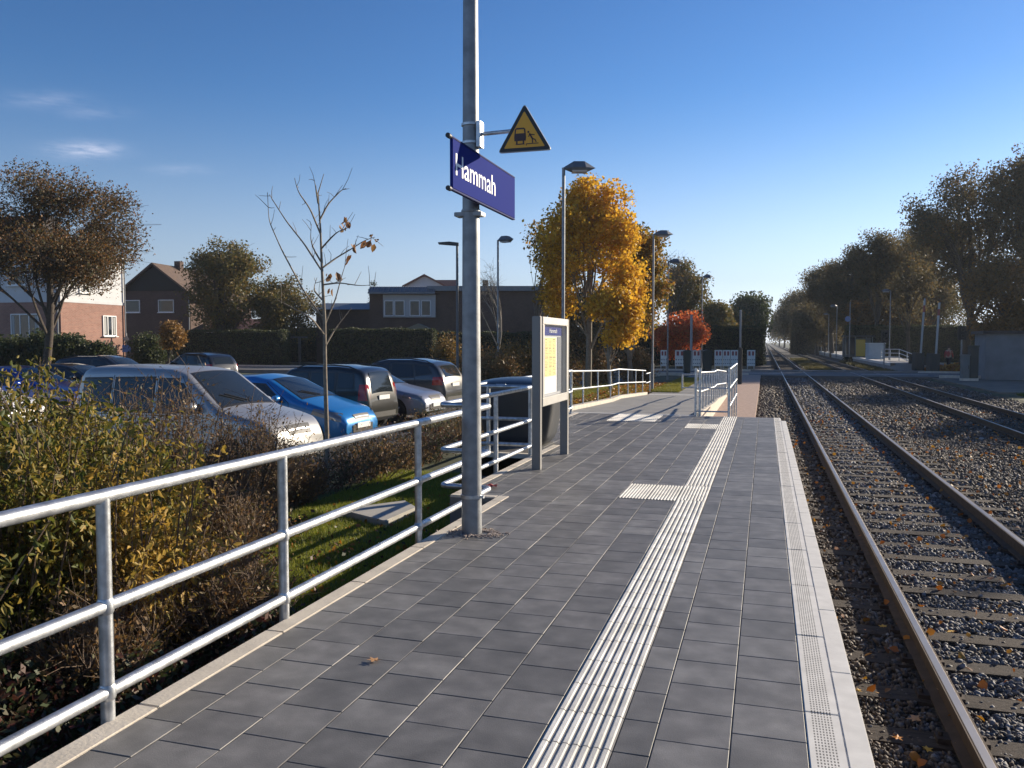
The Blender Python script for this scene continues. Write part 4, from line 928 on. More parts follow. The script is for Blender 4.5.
# -- long building, parallel blocks
d_ = 84; yawdeg = 17
c0 = PD(547, d_, 0); F, u, v = rot_frame((c0.x, c0.y, 0), yawdeg)
h3 = empty('long_building', (c0.x, c0.y, -.5), label='long dark brick building with flat roofs and a strip of white framed windows', cat='building')
pxm = d_ / FPX
def xo(px): return (px - 547) * pxm
fbox(MB(), F, xo(370), 0, 0, 12, -.6, ZD(291.5, d_)).build('wall', brick_brown, h3)
fbox(MB(), F, xo(441), 0, -.012, .0, ZD(291.4, d_), ZD(290, d_)).build('trim', roof_dark, h3)
metal_roof = mat('grey_metal_fascia', (.16, .18, .20), .5, .4, var=.1)
m = fbox(MB(), F, xo(428), .5, -.5, 12.3, ZD(291.3, d_), ZD(286.5, d_)); m.build('roof', metal_roof, h3)
m = MB()      # lower sloped eave over the window strip
m.add([F(xo(370), -1.0, ZD(294.5, d_)), F(xo(436), -1.0, ZD(294.5, d_)), F(xo(436), -.1, ZD(288, d_)), F(xo(372), -.1, ZD(288, d_)), F(xo(370), -1.0, ZD(293, d_)), F(xo(436), -1.0, ZD(293, d_)), F(xo(436), -.1, ZD(287, d_)), F(xo(372), -.1, ZD(287, d_))], [(3, 2, 1, 0), (4, 5, 6, 7), (0, 1, 5, 4), (1, 2, 6, 5), (2, 3, 7, 6), (3, 0, 4, 7)])
for k in range(28): 
    x = xo(371) + (xo(435) - xo(371)) * k / 27; a, b_ = F(x, -1.0, ZD(292.8, d_)), F(x, -.1, ZD(286.8, d_)); m.tube([a, b_], .04, 4)
m.build('ribbed_eave', metal_roof, h3)
fbox(MB(), F, xo(384), xo(436), -.35, 0, ZD(317.5, d_), ZD(295, d_)).build('window_surround', mat('grey_cladding', (.42, .42, .41), .7), h3)
for a, b_ in ((386, 394), (396, 405), (411, 420), (422.5, 431)):
    window(h3, F((xo(a) + xo(b_)) / 2, -.40, ZD(308.5, d_)), (b_ - a) * pxm + .1, 1.55, u, 1, sill=False)
fbox(MB(), F, xo(312), xo(370), 2, 11, -.6, ZD(308, d_)).build('side_wing', brick_brown, h3)
m = MB(); m.add([F(xo(310), 1.4, ZD(309, d_)), F(xo(376), 1.4, ZD(309, d_)), F(xo(376), 5, ZD(301, d_)), F(xo(312), 5, ZD(301, d_)), F(xo(310), 11, ZD(306, d_)), F(xo(376), 11, ZD(306, d_))], [(0, 1, 2, 3), (3, 2, 5, 4), (0, 4, 5, 1), (0, 3, 4), (1, 5, 2)]); m.build('side_roof', metal_roof, h3)
fbox(MB(), F, xo(482), xo(487.5), 2, 3, ZD(290, d_), ZD(279, d_)).build('chimney', brick_brown, h3)
m = MB(); m.add([F(xo(402), -1.6, ZD(331, d_)), F(xo(421), -2.4, ZD(324, d_)), F(xo(437), -1.6, ZD(331, d_)), F(xo(437), 0, ZD(331, d_)), F(xo(421), 0, ZD(324, d_)), F(xo(402), 0, ZD(331, d_))], [(0, 1, 4, 5), (1, 2, 3, 4), (0, 2, 1), (5, 4, 3), (0, 5, 3, 2)]); m.build('porch_roof', mat('pale_porch_roof', (.45, .47, .42), .6), h3)
c0 = PD(405, 102, 0); F, u, v = rot_frame((c0.x, c0.y, 0), yawdeg)
hb = empty('rear_house', (c0.x, c0.y, -.5), label='small pale gable with a red roof poking up behind the long building', cat='house')
g1 = 102 / FPX; z1_, z2_ = ZD(286, 102), ZD(277, 102)
m = MB(); m.add([F(0, 0, -.6), F(40 * g1, 0, -.6), F(40 * g1, 0, z1_), F(20 * g1, 0, z2_ + .05), F(0, 0, z1_), F(0, 8, -.6), F(40 * g1, 8, -.6), F(40 * g1, 8, z1_), F(20 * g1, 8, z2_ + .05), F(0, 8, z1_)], [(0, 1, 2, 3, 4), (9, 8, 7, 6, 5), (0, 5, 6, 1), (1, 6, 7, 2), (0, 4, 9, 5)]); m.build('wall', plaster, hb)
m = MB()
for s in (-1, 1):
    ex = 20 * g1 + s * 22 * g1; m.add([F(20 * g1, -.4, z2_ + .3), F(ex, -.4, z1_ - .0), F(ex, 9, z1_ - .0), F(20 * g1, 9, z2_ + .3), F(20 * g1, -.4, z2_ + .08), F(ex, -.4, z1_ - .25), F(ex, 9, z1_ - .25), F(20 * g1, 9, z2_ + .08)], [(0, 1, 2, 3), (4, 7, 6, 5), (0, 4, 5, 1), (1, 5, 6, 2), (2, 6, 7, 3), (0, 3, 7, 4)])
m.add([F(24 * g1, 1.5, z1_ - .2), F(52 * g1, 1.5, z1_ - .2), F(50 * g1, 4, z2_ - .1), F(24 * g1, 4, z2_ - .1)], [(0, 1, 2, 3)])
m.build('roof', mat('red_roof_tiles', (.2, .08, .05), .8), hb)
# shed beside the crossing
c0 = PD(985.5, 47.5, 0)
sh = empty('equipment_shed', (c0.x, c0.y, -.52), label='grey flat-roofed equipment shed beside the crossing at the right edge', cat='shed')
F, u, v = rot_frame((c0.x, c0.y, 0), -4)
shm = mat('grey_render', (.20, .21, .215), .9, var=.12, scale=1.5, bump=.1)
fbox(MB(), F, 0, 7, 0, 4, -.6, 2.1).build('wall', shm, sh)
fbox(MB(), F, -.2, 7.2, -.2, 4.2, 2.1, 2.28).build('roof', roof_dark, sh)
fbox(MB(), F, 2.6, 3.6, -.03, -.002, -.45, 1.6).build('door', mat('grey_steel_door', (.12, .14, .15), .5), sh)
# cabinets, signals and barriers at the crossing
cab_m = mat('cabinet_grey', (.15, .17, .17), .6, var=.1); cab_d = mat('cabinet_dark', (.04, .05, .05), .6)
def cabinet(px, d, w_, h, mtl, label, name='electrical_cabinet', dz=-.52):
    v = PD(px, d, dz); r = empty(name, v, R(10), label, 'cabinet')
    MB().box(-w_ / 2, w_ / 2, -.22, .22, 0, .14).build('plinth', concrete, r, world=False)
    MB().box(-w_ / 2 + .01, w_ / 2 - .01, -.2, .2, .14, h).build('housing', mtl, r, bevel=.015, world=False)
    MB().box(-w_ / 2 - .02, w_ / 2 + .02, -.25, .25, h, h + .06).build('lid', mtl, r, bevel=.01, world=False)
    MB().cbox((w_ * .3, -.215, h * .55), .03, .02, .18).build('handle', black_pl, r, world=False)
cabinet(973, 46.0, .45, 1.9, cab_d, 'tall dark cabinet standing against the left end of the grey shed')
cabinet(965, 46, .38, 1.4, cab_m, 'smaller grey cabinet left of the dark one by the shed')
def barrier(px, d, ty, lean, label, dz=-.5):
    v = PD(px, d, dz); r = empty('crossing_barrier', v, R(17), label, 'crossing barrier')
    MB().box(-.32, .32, -.35, .35, 0, 1.35).build('drive_housing', cab_d, r, bevel=.04, world=False)
    MB().box(-.45, .45, .36, .6, .5, 1.1).build('counterweight', cab_d, r, bevel=.02, world=False)
    H = ZD(ty, d) - dz; m = MB(); n = 8
    for i in range(n):
        a, b_ = 1.3 + (H - 1.3) * i / n, 1.3 + (H - 1.3) * (i + 1) / n - .001
        m.tube([(lean * (a - 1.3), -.38, a), (lean * (b_ - 1.3), -.38, b_)], .075, 8, mi=1 if i == 6 else 0)
    m.build('boom', [mat('boom_grey_white', (.42, .42, .41), .6), mat('barrier_red', (.30, .06, .05), .5)], r, smooth=40, world=False)
barrier(918, 62.5, 299, .05, 'raised crossing barrier, the left one of the pair near the shed'); barrier(933, 58, 303, .04, 'raised crossing barrier with a dark drive housing, right one of the pair')
def signal(px, d, ty, label):
    v = PD(px, d, -.5); r = empty('road_signal', v, R(17), label, 'signal'); H = ZD(ty, d) + .5
    MB().tube([(0, 0, 0), (0, 0, H)], .055, 10).build('post', galv_pole, r, smooth=40, world=False)
    MB().box(-.28, .28, -.08, .08, H - 1.0, H).build('backboard', black_pl, r, bevel=.03, world=False)
    for z in (.28, .72): MB().lathe((0, -.08, H - z), [(.12, 0), (.14, -.16), (.12, -.16), (.10, -.02)], 16, axis='y').build('lamp_hood', black_pl, r, smooth=50, world=False)
signal(961, 60, 326, 'crossing signal with a black backboard standing near the walker'); signal(884, 66, 330, 'dark crossing signal beyond the road beside the pale railing')
# person walking, red jacket
def person():
    v = PD(948.5, 62, -.47); r = empty('person', v, R(60), 'person walking by the crossing in a red jacket and dark trousers', 'person')
    def skin(name, joints, edges, mtl, parent):
        me = bpy.data.meshes.new(name); me.from_pydata([j[0] for j in joints], edges, []); o = bpy.data.objects.new(name, me); C.objects.link(o)
        o.modifiers.new('s', 'SKIN'); sd = o.modifiers.new('u', 'SUBSURF'); sd.levels = 1
        for i, j in enumerate(joints): me.skin_vertices[0].data[i].radius = (j[1], j[1])
        me.skin_vertices[0].data[0].use_root = True
        bpy.context.view_layer.update(); mm = bpy.data.meshes.new_from_object(o.evaluated_get(bpy.context.evaluated_depsgraph_get())); bpy.data.objects.remove(o)
        mm.materials.clear(); mm.materials.append(mtl); mm.shade_smooth(); q = bpy.data.objects.new(name, mm); C.objects.link(q); q.parent = parent; return q
    J = [((0, 0, .95), .14), ((0, 0, 1.2), .15), ((0, 0, 1.42), .15), ((0, 0, 1.52), .06), ((.02, 0, 1.60), .09), ((.02, 0, 1.72), .09),
         ((0, .19, 1.42), .065), ((-.06, .24, 1.16), .05), ((.06, .25, .93), .04), ((.09, .25, .84), .04), ((0, -.19, 1.42), .065), ((.05, -.24, 1.16), .05), ((.16, -.24, .95), .04), ((.20, -.24, .87), .04),
         ((0, .09, .88), .10), ((.14, .10, .50), .07), ((.20, .10, .10), .05), ((.32, .10, .05), .04), ((0, -.09, .88), .10), ((-.10, -.10, .50), .07), ((-.32, -.10, .14), .05), ((-.22, -.10, .04), .04)]
    E = [(0, 1), (1, 2), (2, 3), (3, 4), (4, 5), (2, 6), (6, 7), (7, 8), (8, 9), (2, 10), (10, 11), (11, 12), (12, 13), (0, 14), (14, 15), (15, 16), (16, 17), (0, 18), (18, 19), (19, 20), (20, 21)]
    skin('body', J, E, mat('skin', (.45, .28, .2), .6), r)
    JJ = [((0, 0, .93), .16), ((0, 0, 1.2), .17), ((0, 0, 1.44), .165), ((0, .20, 1.42), .08), ((-.06, .25, 1.16), .062), ((.06, .26, .94), .05), ((0, -.20, 1.42), .08), ((.05, -.25, 1.16), .062), ((.16, -.25, .96), .05)]
    skin('jacket', JJ, [(0, 1), (1, 2), (2, 3), (3, 4), (4, 5), (2, 6), (6, 7), (7, 8)], mat('red_jacket', (.42, .06, .05), .8), r)
    JL = [((0, 0, .92), .145), ((0, .09, .86), .115), ((.14, .10, .50), .085), ((.20, .10, .12), .065), ((0, -.09, .86), .115), ((-.10, -.10, .50), .085), ((-.32, -.10, .15), .065)]
    skin('trousers', JL, [(0, 1), (1, 2), (2, 3), (0, 4), (4, 5), (5, 6)], mat('dark_trousers', (.02, .022, .03), .9), r)
    MB().lathe((.0, 0, 1.66), [(.10, 0), (.112, .06), (.10, .12), (.05, .165)], 14).build('hair', mat('brown_hair', (.05, .03, .02), .8), r, smooth=60, world=False)
person()
# white panels by the road
pm = mat('panel_white', (.72, .73, .70), .7, var=.12, scale=3); pr = mat('panel_red', (.30, .08, .075), .6); pd = mat('panel_grey', (.16, .2, .21), .7)
pans = [(660.5, 667), (675, 684.5), (692.5, 700.5), (714.5, 722), (722.6, 730), (730.6, 738), (747, 755)]
for i, (a, b_) in enumerate(pans):
    d = 64.8; v = PD((a + b_) / 2, d, ZD(366, d)); wd = (b_ - a) / FPX * d; hh = ZD(350, d) - v.z
    names = ['white lattice barrier panel farthest left, beside the street lamp', 'white lattice barrier panel with two red squares, left of the dark green bin', 'white lattice barrier panel standing between the two dark green bins', 'white lattice barrier panel, first of the three touching panels right of the bins', 'white lattice barrier panel, middle of the three touching panels', 'white lattice barrier panel, third of the three touching panels beside the black post', 'white lattice barrier panel alone on the far right of the black post']
    r = empty('barrier_panel', v, YAW, names[i], 'barrier panel', 'white barrier panels along the road')
    MB().box(-wd / 2, wd / 2, -.03, .03, 0, hh).build('board', pm, r, world=False)
    for s in (-1, 1): MB().box(s * wd * .22 - wd * .13, s * wd * .22 + wd * .13, -.045, -.032, hh * .66, hh * .92).build('red_square', pr, r, world=False)
    m = MB()
    for row in range(2):
        for k in range(4):
            cx_, cz_ = -wd * .375 + k * wd * .25, hh * (.16 + row * .24); q = wd * .09
            m.add([(cx_ - q, -.036, cz_), (cx_, -.036, cz_ - q), (cx_ + q, -.036, cz_), (cx_, -.036, cz_ + q)], [(0, 1, 2, 3)])
    m.build('lattice', pd, r, world=False, normals=False)
    for s in (-1, 1): MB().box(s * wd * .4 - .03, s * wd * .4 + .03, .03, .09, -(v.z + .45), hh).build('leg', galv, r, world=False)
def bin_(px, d, w_, h, label):
    v = PD(px, d, -.45); r = empty('waste_bin', v, YAW, label, 'bin')
    gm_ = mat('dark_green_bin', (.012, .03, .028), .5)
    MB().add([(-w_ * .42, -w_ * .42, .06), (w_ * .42, -w_ * .42, .06), (w_ * .42, w_ * .42, .06), (-w_ * .42, w_ * .42, .06), (-w_ / 2, -w_ / 2, h), (w_ / 2, -w_ / 2, h), (w_ / 2, w_ / 2, h), (-w_ / 2, w_ / 2, h)], [(3, 2, 1, 0), (4, 5, 6, 7), (0, 1, 5, 4), (1, 2, 6, 5), (2, 3, 7, 6), (3, 0, 4, 7)]).build('body', gm_, r, bevel=.02, world=False)
    MB().prism([(-w_ * .54, h), (w_ * .54, h), (w_ * .5, h + .09), (0, h + .15), (-w_ * .5, h + .09)], 'y', -w_ * .55, w_ * .55).build('lid', gm_, r, bevel=.015, world=False)
bin_(687, 52, .42, 1.45, 'slim dark green container between the lattice panels, left one'); bin_(707, 53, .55, 1.45, 'wider dark green container right of the slim one by the road')
v = PD(740, 41, -.45); bp_ = MB().box(v.x - .1, v.x + .1, v.y - .1, v.y + .1, -.46, ZD(349, 41)).prism([(v.x - .13, ZD(349, 41)), (v.x + .13, ZD(349, 41)), (v.x, ZD(349, 41) + .1)], 'y', v.y - .13, v.y + .13).build('bollard_post', black_pl, bevel=.01); tag(bp_, 'black square post standing at the end of the red brick path', 'post')
# second platform and its furniture
structure('far_platform', MB().box(9.3, 13.2, 70, 210, -.9, .0), mat('far_platform_paving', (.30, .30, .30), .85, var=.1, scale=1))
structure('far_platform_edge', MB().box(9.25, 9.6, 70, 210, -.2, .01), white_con)
def rl(px, d, z): return tuple(PD(px, d, z))
a = PD(881, 74, 0); b_ = PD(899, 72, 0); c = PD(915, 66, -.4)
railing('handrail', [tuple(a), tuple(b_), tuple(c)], [tuple(a), tuple(PD(890, 73, 0)), tuple(b_), tuple(PD(907, 69, -.2)), tuple(c)], 'pale railing on the access ramp of the far platform', None, heights=(1.0, .66, .33), r=.035, rp=.035, post_z0=-.5)
cb = PD(875, 80, 0); r = empty('site_container', cb, R(5), 'pale blue grey box cabin standing on the far platform', 'cabin')
MB().box(-.75, .75, -.7, .7, 0, 1.45).build('body', mat('cabin_pale', (.42, .48, .50), .6, var=.06), r, bevel=.03, world=False)
MB().box(-.8, .8, -.75, .75, 1.45, 1.55).build('roof', mat('cabin_roof', (.5, .54, .55), .6), r, bevel=.02, world=False)
sc_ = PD(857, 90, 0); r = empty('platform_shelter', sc_, R(5), 'small shelter with a flat roof and yellow panel on the far platform', 'shelter')
for x in (-1.3, -.3, .8, 1.4): MB().box(x - .04, x + .04, -.6, -.5, 0, 2.2).build('post', cab_m, r, world=False)
MB().box(-1.5, 1.6, -.8, .9, 2.2, 2.36).build('roof', cab_d, r, bevel=.02, world=False)
MB().box(-.24, .70, -.58, -.54, .1, 1.9).build('yellow_panel', mat('panel_yellow', (.55, .36, .05), .6), r, world=False)
MB().box(-1.4, -.36, -.56, -.54, .3, 2.1).build('glass_panel', glass, r, world=False)
MB().box(-1.4, 1.5, .7, .76, .0, 2.1).build('back_wall', cab_m, r, world=False)
far_l = [(836, 95, 306, 'nearest pale lamp post on the far platform'), (828, 118, 314, 'second lamp post along the far platform'), (821, 140, 318, 'third lamp post along the far platform'), (815, 165, 322, 'fourth and faintest lamp post along the far platform'), (889, 76, 291, 'lamp post with a flat round head by the far platform ramp')]
for px, d, ty, lab in far_l:
    v = PD(px, d, 0); lamp((v.x, v.y, 0), ZD(ty, d), lab, 'lamp posts along the far platform', side=-1, rz=YAW)
for px, d, w_, h, z0, lab in [(849, 88, .5, .5, 2.9, 'round blue sign on a post on the far platform')]:
    v = PD(px, d, 0); r = empty('platform_sign', v, YAW, lab, 'sign')
    MB().tube([(0, 0, 0), (0, 0, ZD(302, d))], .05, 8).build('post', galv_pole, r, world=False)
    MB().lathe((-.25, -.06, ZD(319, d)), [(.28, -.02), (.30, 0), (.28, .02)], 20, axis='y').build('disc', mat('sign_pale_blue', (.2, .26, .45), .5), r, world=False)
# concrete slab on the grass
q = [P(405, 500, -.44), P(417, 507, -.44), P(385, 521, -.44), P(338, 509, -.44)]
cov = MB().prism([(p.x, p.y) for p in q], 'z', -.56, -.44).build('concrete_cover', mat('cover_concrete', (.42, .40, .35), .85, var=.1, scale=6), bevel=.01); tag(cov, 'flat pale concrete cover slab lying in the grass by the railing', 'cover slab')
# red rag on the kerb
rg_ = P(491, 486, .02); m = MB()
m.grid(lambda u, v: (rg_.x - .06 + .13 * u + .01 * math.sin(v * 7), rg_.y - .05 + .12 * v + .015 * math.sin(u * 6), .012 + .022 * abs(math.sin(u * 5 + v * 4)) ), 10, 8)
tag(m.build('red_scrap', mat('red_scrap', (.35, .05, .04), .8), smooth=60), 'small crumpled red scrap lying at the kerb behind the pole', 'litter')
v = PD(127, 60, -.5); r = empty('road_sign', v, YAW, 'small blue road sign on a post by the brick house corner', 'sign')
MB().tube([(0, 0, 0), (0, 0, ZD(333, 60) + .5)], .04, 8).build('post', galv_pole, r, world=False)
MB().box(-.3, .3, -.05, -.03, ZD(352, 60) + .5, ZD(345, 60) + .5).build('sign_plate', mat('sign_light_blue', (.12, .25, .6), .5), r, world=False)
MB().prism([(-.22, ZD(339, 60) + .5), (0, ZD(335, 60) + .5), (.22, ZD(339, 60) + .5), (0, ZD(343, 60) + .5)], 'y', -.05, -.03).build('sign_plate', mat('sign_grey_back', (.3, .3, .3), .5, .5), r, world=False)
# ================================================================== VEGETATION
bark = mat('bark_brown', (.07, .055, .042), .95, var=.3, scale=10, bump=.6, bscale=20)
bark_pale = mat('bark_pale', (.20, .175, .14), .9, var=.25, scale=12, bump=.4, bscale=30)
def leafmat(name, cols, trans=.35, rough=.6): return mat(name, cols[0], rough, cols=cols, island=True, trans=trans)
L_brown = leafmat('leaves_brown_autumn', [(.07, .055, .025), (.12, .08, .03), (.19, .11, .03), (.10, .085, .04), (.08, .08, .03)], .4)
L_olive = leafmat('leaves_olive_gold', [(.08, .085, .025), (.13, .12, .03), (.22, .15, .03), (.10, .10, .03), (.26, .15, .04)], .4)
L_gold = leafmat('leaves_golden_maple', [(.66, .36, .03), (.80, .48, .04), (.52, .26, .02), (.85, .56, .06), (.36, .22, .025)], .5)
L_goldgreen = leafmat('leaves_gold_and_green', [(.16, .15, .03), (.34, .20, .03), (.10, .11, .025), (.48, .26, .03), (.26, .12, .03)], .45)
L_red = leafmat('leaves_scarlet', [(.60, .11, .04), (.70, .20, .05), (.45, .08, .03), (.50, .22, .06)], .55)
L_green = leafmat('leaves_dark_green', [(.04, .055, .02), (.055, .075, .025), (.08, .09, .03), (.05, .06, .022)], .4)
L_hedge = leafmat('leaves_hedge', [(.03, .045, .015), (.045, .062, .02), (.065, .075, .022), (.085, .08, .028)], .35)
L_far = leafmat('leaves_far_dark', [(.08, .075, .04), (.12, .095, .042), (.16, .11, .045), (.095, .09, .045)], .55)
L_farb = leafmat('leaves_far_rust', [(.09, .055, .02), (.18, .09, .022), (.26, .13, .025), (.11, .075, .03)], .4)
def leaf_mesh(ctr, size, seed, aspect=.7, fold=False, droop=0.0, axis=None):
    rg = np.random.default_rng(seed); n = len(ctr); a = rg.normal(size=(n, 3))
    if droop: a[:, 2] -= droop
    if axis is not None: a = axis + a * .35
    a /= np.linalg.norm(a, axis=1)[:, None]; b_ = np.cross(a, rg.normal(size=(n, 3))); b_ /= np.linalg.norm(b_, axis=1)[:, None]
    s = (size * rg.uniform(.45, 1.5, n))[:, None]; a = a * s; nn_ = np.cross(a, b_) ; b_ = b_ * s * aspect * .5
    if not fold:
        v = np.stack([ctr - a * .5, ctr - b_ + a * .05, ctr + a * .5, ctr + b_ + a * .05], 1).reshape(-1, 3)
        q = (np.arange(n) * 4)[:, None] + np.array([0, 1, 2, 3])[None]; return mesh_np('leaves', v, quads=q)
    nn_ = nn_ / (np.linalg.norm(nn_, axis=1)[:, None] + 1e-9) * s * .10
    v = np.stack([ctr, ctr + a * .35 - b_ + nn_, ctr + a * .4 - nn_ * .4, ctr + a * .35 + b_ + nn_, ctr + a * 1.0 - nn_ * 1.2, ctr + a * .72 - b_ * .75 + nn_ * .5, ctr + a * .72 + b_ * .75 + nn_ * .5], 1).reshape(-1, 3)
    o = (np.arange(n) * 7)[:, None]; q = np.concatenate([o + np.array([[0, 1, 5, 2]]), o + np.array([[0, 2, 6, 3]])]); t = np.concatenate([o + np.array([[2, 5, 4]]), o + np.array([[2, 4, 6]])])
    return mesh_np('leaves', v, quads=q, tris=t)
def branch_pts(a, b_, rg, sag=.12, n=5):
    a, b_ = np.array(a, float), np.array(b_, float); L_ = np.linalg.norm(b_ - a); off = rg.normal(size=3) * L_ * .07 + np.array([0, 0, L_ * sag])
    t = np.linspace(0, 1, n)[:, None]; return (a * (1 - t) + b_ * t + off * (4 * t * (1 - t)) * .6)
def tree(name, label, cat, base, H, cz, rx, rz_h, seed, nc=60, per=220, ls=.16, cr=.8, lmat=None, bmat=None, tr=.16, group=None, twigs=3, shape=1.0, lean=(0, 0), second=None, trunk_top=.8, ry=None, low=0.0, flat=.8, minr=.35, lobes=13):
    rg = np.random.default_rng(seed); base = Vector(base); root = empty(name, base, label=label, cat=cat, group=group); ry = ry or rx
    cc = np.array([lean[0] * .6, lean[1] * .6, cz]); cl = []
    lob = []; li = []
    for i in range(lobes):
        d = rg.normal(size=3); d[2] += .25; d /= np.linalg.norm(d); lob.append((d * rg.uniform(.45, .74), rg.uniform(.26, .42)))
    lob.append((np.zeros(3), .5)); lob.append((np.array([0, 0, .62]), .36))
    while len(cl) < nc:
        li_ = int(rg.integers(len(lob))); c_, r_ = lob[li_]; d = rg.normal(size=3); d /= np.linalg.norm(d)
        p = (c_ + d * r_ * rg.random() ** .4) * np.array([rx, ry, rz_h])
        if p[2] < 0: p[:2] *= 1 - low * (-p[2] / rz_h)
        else: p[:2] *= 1 - (1 - shape) * (p[2] / rz_h)
        cl.append(cc + p); li.append(li_)
    cl = np.array(cl); cl[:, 2] = np.clip(cl[:, 2], .4, H - cr * .5)
    m = MB(); top = np.array([lean[0], lean[1], min(H * trunk_top, cz + rz_h * .8)]); tp = branch_pts((0, 0, -.15), top, rg, 0, 8)
    m.tube([Vector(p) for p in tp], [tr * 1.25, tr, tr * .85, tr * .3], 9, cap=True)
    lvs = []; limbs = []
    for c_, r_ in lob:
        e = cc + c_ * np.array([rx, ry, rz_h]) * .95; ht = np.clip(e[2] * rg.uniform(.35, .62), H * .14, top[2] * .9); f = ht / top[2]; i = f * 7; k = int(min(6, i)); st_ = tp[k] + (tp[k + 1] - tp[k]) * (i - k)
        bp_ = branch_pts(st_, e, rg, .06, 7); limbs.append(bp_); m.tube([Vector(p) for p in bp_], [tr * .5 * (1 - f * .4), tr * .3, tr * .10], 6, cap=False)
    for c, l_ in zip(cl, li):
        lb_ = limbs[l_]; t_ = rg.uniform(2.5, 5.9); k = int(t_); st_ = lb_[k] + (lb_[k + 1] - lb_[k]) * (t_ - k)
        bp_ = branch_pts(st_, c, rg); m.tube([Vector(p) for p in bp_], [max(.008, tr * .12), max(.004, tr * .03)], 4, cap=False)
        for _ in range(twigs):
            e = c + np.clip(rg.normal(size=3), -1.3, 1.3) * cr * np.array([1, 1, flat]) * 1.05 ; m.tube([Vector(bp_[3]), Vector((bp_[3] + e) / 2 + rg.normal(size=3) * cr * .1), Vector(e)], [max(.006, tr * .07), .004 + tr * .015], 3, cap=False)
        k = int(per * rg.uniform(.5, 1.3)); lvs.append(c + np.clip(rg.normal(size=(k, 3)), -2.0, 2.0) * cr * np.array([.62, .62, .62 * flat]))
    m.build('trunk', bmat or bark, root, smooth=60, world=False, normals=False)
    if per > 0:
        lv = np.concatenate(lvs)
        link_np('crown', leaf_mesh(lv, ls, seed + 5), lmat or L_brown, root)
        if second:
            k = np.random.default_rng(seed).random(len(lv)) < second[1]; link_np('crown_tips', leaf_mesh(lv[k] + .05, ls, seed + 9), second[0], root)
    return root
def G(px, d, z=-.55): v = PD(px, d, z); return (v.x, v.y, z)
def tpx(px, d, top, wpx, botpx=None, **kw):      # size a tree from what the photograph shows of it
    H = ZD(top, d) + .55; rx = wpx / 2 / FPX * d; zb_ = (ZD(botpx, d) + .55) if botpx else H * .3
    cz = (H + zb_) / 2; rzh = (H - zb_) / 2; return dict(base=G(px, d), H=H, cz=cz, rx=rx * 1.08, rz_h=rzh * 1.0, **kw)
# young bare tree in front of the cars
def young():
    b0 = P(325, 491, -.53); r = empty('young_tree', b0, label='thin young tree, almost bare, with a few brown leaves left, before the silver van', cat='tree')
    d0 = 12.0
    def q(px, py, dd=0.0): v = PD(px, d0 + dd, ZD(py, d0 + dd)); return v - b0
    m = MB(); trunk = [q(326, 491), q(326, 430), q(325, 370, .02), q(325, 320, .0), q(323, 268), q(322, 230), q(320, 195, .02), q(326, 176, .05)]
    trunk = [Vector((0, 0, -.1))] + trunk
    m.tube(trunk, [.042, .036, .033, .028, .022, .016, .010, .004], 8)
    brs = [[(325, 320), (305, 292, -.2), (283, 250, -.4), (271, 222, -.5), (270, 194, -.55)], [(322, 270), (306, 245, .2), (288, 222, .3), (276, 203, .4), (272, 196, .4)], [(322, 235), (312, 210, -.2), (300, 193, -.3), (297, 180, -.35)],
           [(324, 268), (338, 258, .2), (352, 250, .3), (366, 241, .35), (376, 238, .35)], [(324, 285), (340, 283, -.2), (360, 286, -.35), (378, 285, -.45)], [(325, 325), (336, 300, .3), (343, 275, .4), (350, 255, .45)],
           [(325, 318), (316, 310, .2), (308, 302, .25), (300, 284, .3)], [(321, 222), (330, 205, .1), (343, 192, .2), (348, 190, .25)], [(320, 205), (318, 190, -.1), (316, 180, -.12)], [(322, 250), (333, 238, -.2), (340, 232, -.3), (352, 228, -.35)],
           [(325, 335), (312, 318, -.3), (290, 306, -.4), (278, 300, -.5)], [(326, 345), (336, 328, .2), (352, 308, .3)], [(323, 300), (314, 290, .1), (318, 278, .15)], [(322, 262), (315, 250, -.1), (312, 240, -.2), (313, 225, -.2)]]
    ends = []
    rg = np.random.default_rng(3)
    for br in brs:
        p = [q(*x) for x in br]; m.tube(p, [.013, .009, .004], 6, bend=.1); ends.append(p[-1])
        for i in range(1, len(p)):
            for _ in range(2):
                s_ = p[i - 1].lerp(p[i], rg.uniform(.2, .9)); e = s_ + Vector(rg.normal(size=3) * .10) + Vector((0, 0, rg.uniform(.04, .18))); m.tube([s_, s_.lerp(e, .5) + Vector(rg.normal(size=3) * .01), e], [.005, .0025], 4)
    m.build('trunk', mat('young_bark', (.24, .20, .15), .85, var=.3, scale=20), r, smooth=60, world=False)
    pts = []
    for px, py, n in [(343, 224, 5), (348, 222, 4), (372, 240, 7), (376, 244, 4), (356, 246, 3), (350, 258, 3), (333, 275, 3), (338, 277, 3), (332, 290, 3), (346, 222, 3)]:
        for _ in range(n): v = q(px + rg.normal() * 3.0, py + rg.normal() * 2.5, rg.uniform(.1, .45)); pts.append(v[:])
    ctr = np.array(pts); me = leaf_mesh(ctr, .105, 5, aspect=.6, fold=True, droop=1.4); link_np('leaves', me, leafmat('leaves_dry_brown', [(.30, .13, .04), (.20, .09, .03), (.40, .22, .08)], .3), r)
young()
